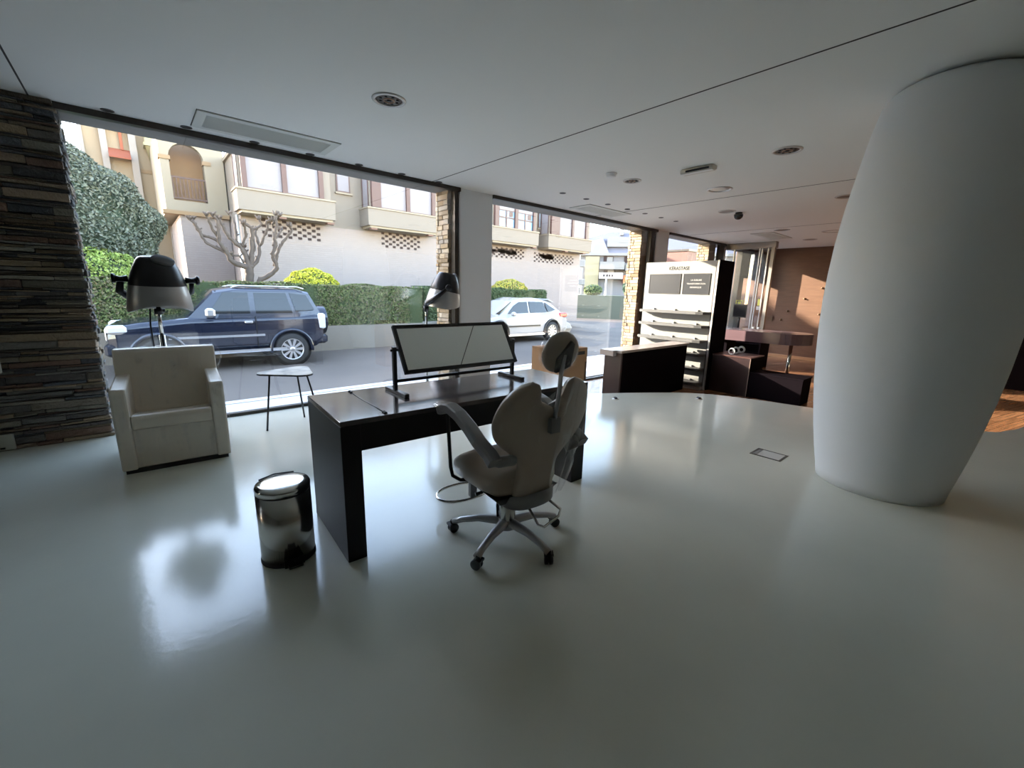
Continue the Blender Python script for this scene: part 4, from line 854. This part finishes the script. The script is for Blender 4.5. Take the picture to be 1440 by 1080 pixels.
def car(name, label, loc, paint, cladding, low, up_, win, wheels, wr, spokes, hw, glass_y, extra):
    t = thing(name, label, 'car', loc)
    mb = MB(); rg = []
    for (x, zb, zt, h) in low:
        rg.append([(x,-h+.06,zb),(x,-h,zb+.14),(x,-h-.0,(zb+zt)/2+.05),(x,-h+.02,zt-.10),(x,-h+.09,zt-.02),(x,-h*.6,zt+.01),(x,0,zt+.025),(x,h*.6,zt+.01),(x,h-.09,zt-.02),(x,h-.02,zt-.10),(x,h,(zb+zt)/2+.05),(x,h,zb+.14),(x,h-.06,zb)])
    mb.loft(rg, smooth=False); body = mb.build('body', paint, t, bevel=.03)
    rg = []
    for (x, zb, zt, hb, htp) in up_:
        rg.append([(x,-hb,zb),(x,-htp-.02,zt-.07),(x,-htp+.07,zt-.015),(x,-htp*.5,zt+.015),(x,htp*.5,zt+.015),(x,htp-.07,zt-.015),(x,htp+.02,zt-.07),(x,hb,zb)])
    MB().loft(rg).build('cabin', paint, t, bevel=.02)
    zb0, zt0, hb0, ht0 = glass_y
    yof = lambda z, s: s*(hb0+(ht0-hb0)*(z-zb0)/(zt0-zb0)+.012)
    for s in (-1, 1):
        for pl in win:
            vs = [(x, yof(z, s), z) for x, z in pl]+[(x, yof(z, s)-s*.03, z) for x, z in pl]; n = len(pl)
            fs = [tuple(range(n))[::s] , tuple(range(n,2*n))[::-s]]+[(i,(i+1)%n,n+(i+1)%n,n+i)[::-s] for i in range(n)]
            MB().add(vs, fs).build('side_window', M_cg, t)
        for x in wheels:
            wheel(x, s*(hw-.02), wr, spokes, t, s)
            a_ = MB()
            a_.lathe([(wr*1.16,.0),(wr*1.16,.012),(.01,.012)], n=36, M=Matrix.Translation((x, s*(hw-.004), wr*1.03)) @ Matrix.Rotation(PI/2*-s,4,'X'))
            a_.build('wheel_well', M_dark, t)
            arc = [(x+wr*1.2*math.cos(q), s*(hw+.005), wr*1.03+wr*1.2*math.sin(q)) for q in [-.15+(PI+.3)*j/20 for j in range(21)]]
            MB().tube(arc, .045, 8).build('wheel_arch', cladding, t)
    extra(t, body); return t
M_navy = mat('navy_paint', (0.0048, 0.0096, 0.0256), .25, .1, coat=.8)
def suv_x(t, body):
    hw = .94
    for s in (-1, 1):
        MB().bbox(1.15,3.2,s*hw-.02+s*.02,s*hw+.02+s*.05,.38,.45,b=.015).build('side_step', M_alu, t)
        MB().box(.95,2.75,s*hw-.012,s*hw+.014,.74,.79).build('door_trim', mat('silver_trim', (.45,.46,.48), .3, .6), t)
        MB().box(2.58,2.6,s*hw-.01,s*hw+.004,.5,1.2).build('door_gap', M_dark, t)
        MB().bbox(2.36,2.53,s*hw-.01,s*hw+.035,1.04,1.11,b=.02).build('door_handle', M_rim, t)
        MB().tube([(2.2,s*.66,1.845),(2.35,s*.66,1.89),(3.6,s*.66,1.89),(3.75,s*.66,1.845)], .016, 8).build('roof_rail', M_alu, t)
        mbm = MB().bbox(1.62,1.80,s*1.06-.11,s*1.06+.08,1.20,1.40,b=.045); mbm.build('wing_mirror', M_rim, t)
        MB().bbox(-.0,.32,s*.80-.13,s*.80+.12,.88,1.06,b=.05).build('headlamp', M_lamp, t)
        MB().bbox(3.98,4.16,s*.83-.1,s*.83+.1,.85,1.25,b=.04).build('tail_lamp', M_lamp, t)
    MB().add([(1.36,-.8,1.23),(1.36,.8,1.23),(1.9,.68,1.77),(1.9,-.68,1.77)], [(0,1,2,3)]).build('windscreen', M_cg, t, solid=.02)
    sp = MB().lathe([(.02,-.12),(.34,-.12),(.37,-.08),(.37,.08),(.34,.12),(.02,.13)], n=36, M=Matrix.Translation((4.3,.05,1.02)) @ Matrix.Rotation(PI/2,4,'Y')); sp.build('spare_wheel', M_tyre, t)
    MB().lathe([(.345,-.14),(.39,-.1),(.39,.08),(.385,.1)], n=36, caps=False, M=Matrix.Translation((4.3,.05,1.02)) @ Matrix.Rotation(PI/2,4,'Y')).build('spare_cover', M_navy, t)
    MB().bbox(-.06,.25,-.86,.86,.42,.70,b=.06).bbox(3.9,4.2,-.9,.9,.48,.72,b=.05).build('bumper', M_navy, t)
    MB().tube([(4.1,.3,.42),(4.35,.3,.42),(4.38,.3,.5)], .03, 8).build('tow_bar', M_dark, t)
    MB().bbox(-.03,.05,-.55,.55,.72,.98,b=.02).build('grille', M_rim, t)
car('off_road_car', 'dark blue three-door off-road car parked across the street with spare wheel behind', (-.54,12.39,ZR), M_navy, M_navy,
    [(0,.5,.96,.78),(.14,.46,1.05,.88),(.5,.44,1.12,.925),(1.35,.42,1.2,.94),(3.9,.42,1.25,.94),(4.1,.55,1.24,.90)],
    [(1.28,1.15,1.2,.86,.80),(1.84,1.15,1.78,.90,.72),(2.2,1.15,1.85,.90,.74),(3.55,1.15,1.85,.90,.74),(3.85,1.15,1.78,.88,.72),(4.09,1.15,1.28,.87,.8)],
    [[(1.70,1.27),(2.50,1.27),(2.50,1.74),(2.02,1.74)],[(2.62,1.27),(3.40,1.27),(3.30,1.74),(2.62,1.74)],[(3.48,1.30),(3.92,1.34),(3.76,1.70),(3.38,1.74)]],
    (.775,3.32), .385, 10, .94, (1.15,1.78,.90,.76), suv_x)
M_pearl = mat('pearl_white_paint', (0.4, 0.385, 0.375), .25, coat=1.0)
def lex_x(t, body):
    hw = .94
    for s in (-1, 1):
        MB().box(1.35,3.05,s*hw-.01,s*hw+.02,.60,.66).build('door_trim', M_dark, t)
        MB().box(.95,3.3,s*hw-.03,s*hw+.01,.26,.34).build('sill', M_rim, t)
        MB().bbox(1.42,1.62,s*1.05-.1,s*1.05+.08,1.02,1.18,b=.05).build('wing_mirror', M_pearl, t)
        MB().bbox(4.15,4.62,s*.84-.1,s*.84+.09,.92,1.10,b=.04).build('tail_lamp', M_red, t)
        MB().bbox(.12,.6,s*.80-.12,s*.80+.1,.70,.86,b=.04).build('headlamp', M_lamp, t)
        for x in (2.05, 2.95): MB().bbox(x,x+.2,s*hw-.01,s*hw+.03,.93,.97,b=.012).build('door_handle', M_pearl, t)
    MB().add([(1.02,-.8,1.08),(1.02,.8,1.08),(1.72,.66,1.52),(1.72,-.66,1.52)], [(0,1,2,3)]).build('windscreen', M_cg, t, solid=.02)
    MB().loft([[(3.75,-.62,1.60),(3.75,.62,1.60),(3.75,.62,1.66),(3.75,-.62,1.66)],[(4.1,-.58,1.50),(4.1,.58,1.50),(4.1,.58,1.54),(4.1,-.58,1.54)]]).build('spoiler', M_pearl, t)
    MB().bbox(.0,.3,-.84,.84,.25,.62,b=.08).bbox(4.4,4.72,-.86,.86,.3,.78,b=.08).build('bumper', M_pearl, t)
car('crossover_car', 'white crossover car parked beyond the pillar in the second window', (8.95,12.98,ZR), M_pearl, M_dark,
    [(0,.35,.74,.78),(.2,.28,.86,.88),(.6,.26,.96,.92),(1.1,.25,1.06,.94),(2.5,.25,1.08,.94),(4.3,.28,1.13,.93),(4.62,.36,1.08,.88),(4.72,.45,.95,.84)],
    [(.95,1.0,1.05,.84,.78),(1.7,1.0,1.55,.88,.66),(2.15,1.0,1.67,.88,.68),(3.1,1.0,1.68,.88,.66),(3.85,1.0,1.55,.86,.62),(4.5,1.0,1.12,.84,.72)],
    [[(1.42,1.10),(2.45,1.12),(2.45,1.54),(2.05,1.53),(1.75,1.38)],[(2.55,1.12),(3.45,1.14),(3.3,1.53),(2.55,1.55)],[(3.53,1.15),(4.0,1.22),(3.42,1.51)]],
    (.95,3.72), .375, 10, .94, (1.0,1.6,.88,.71), lex_x)
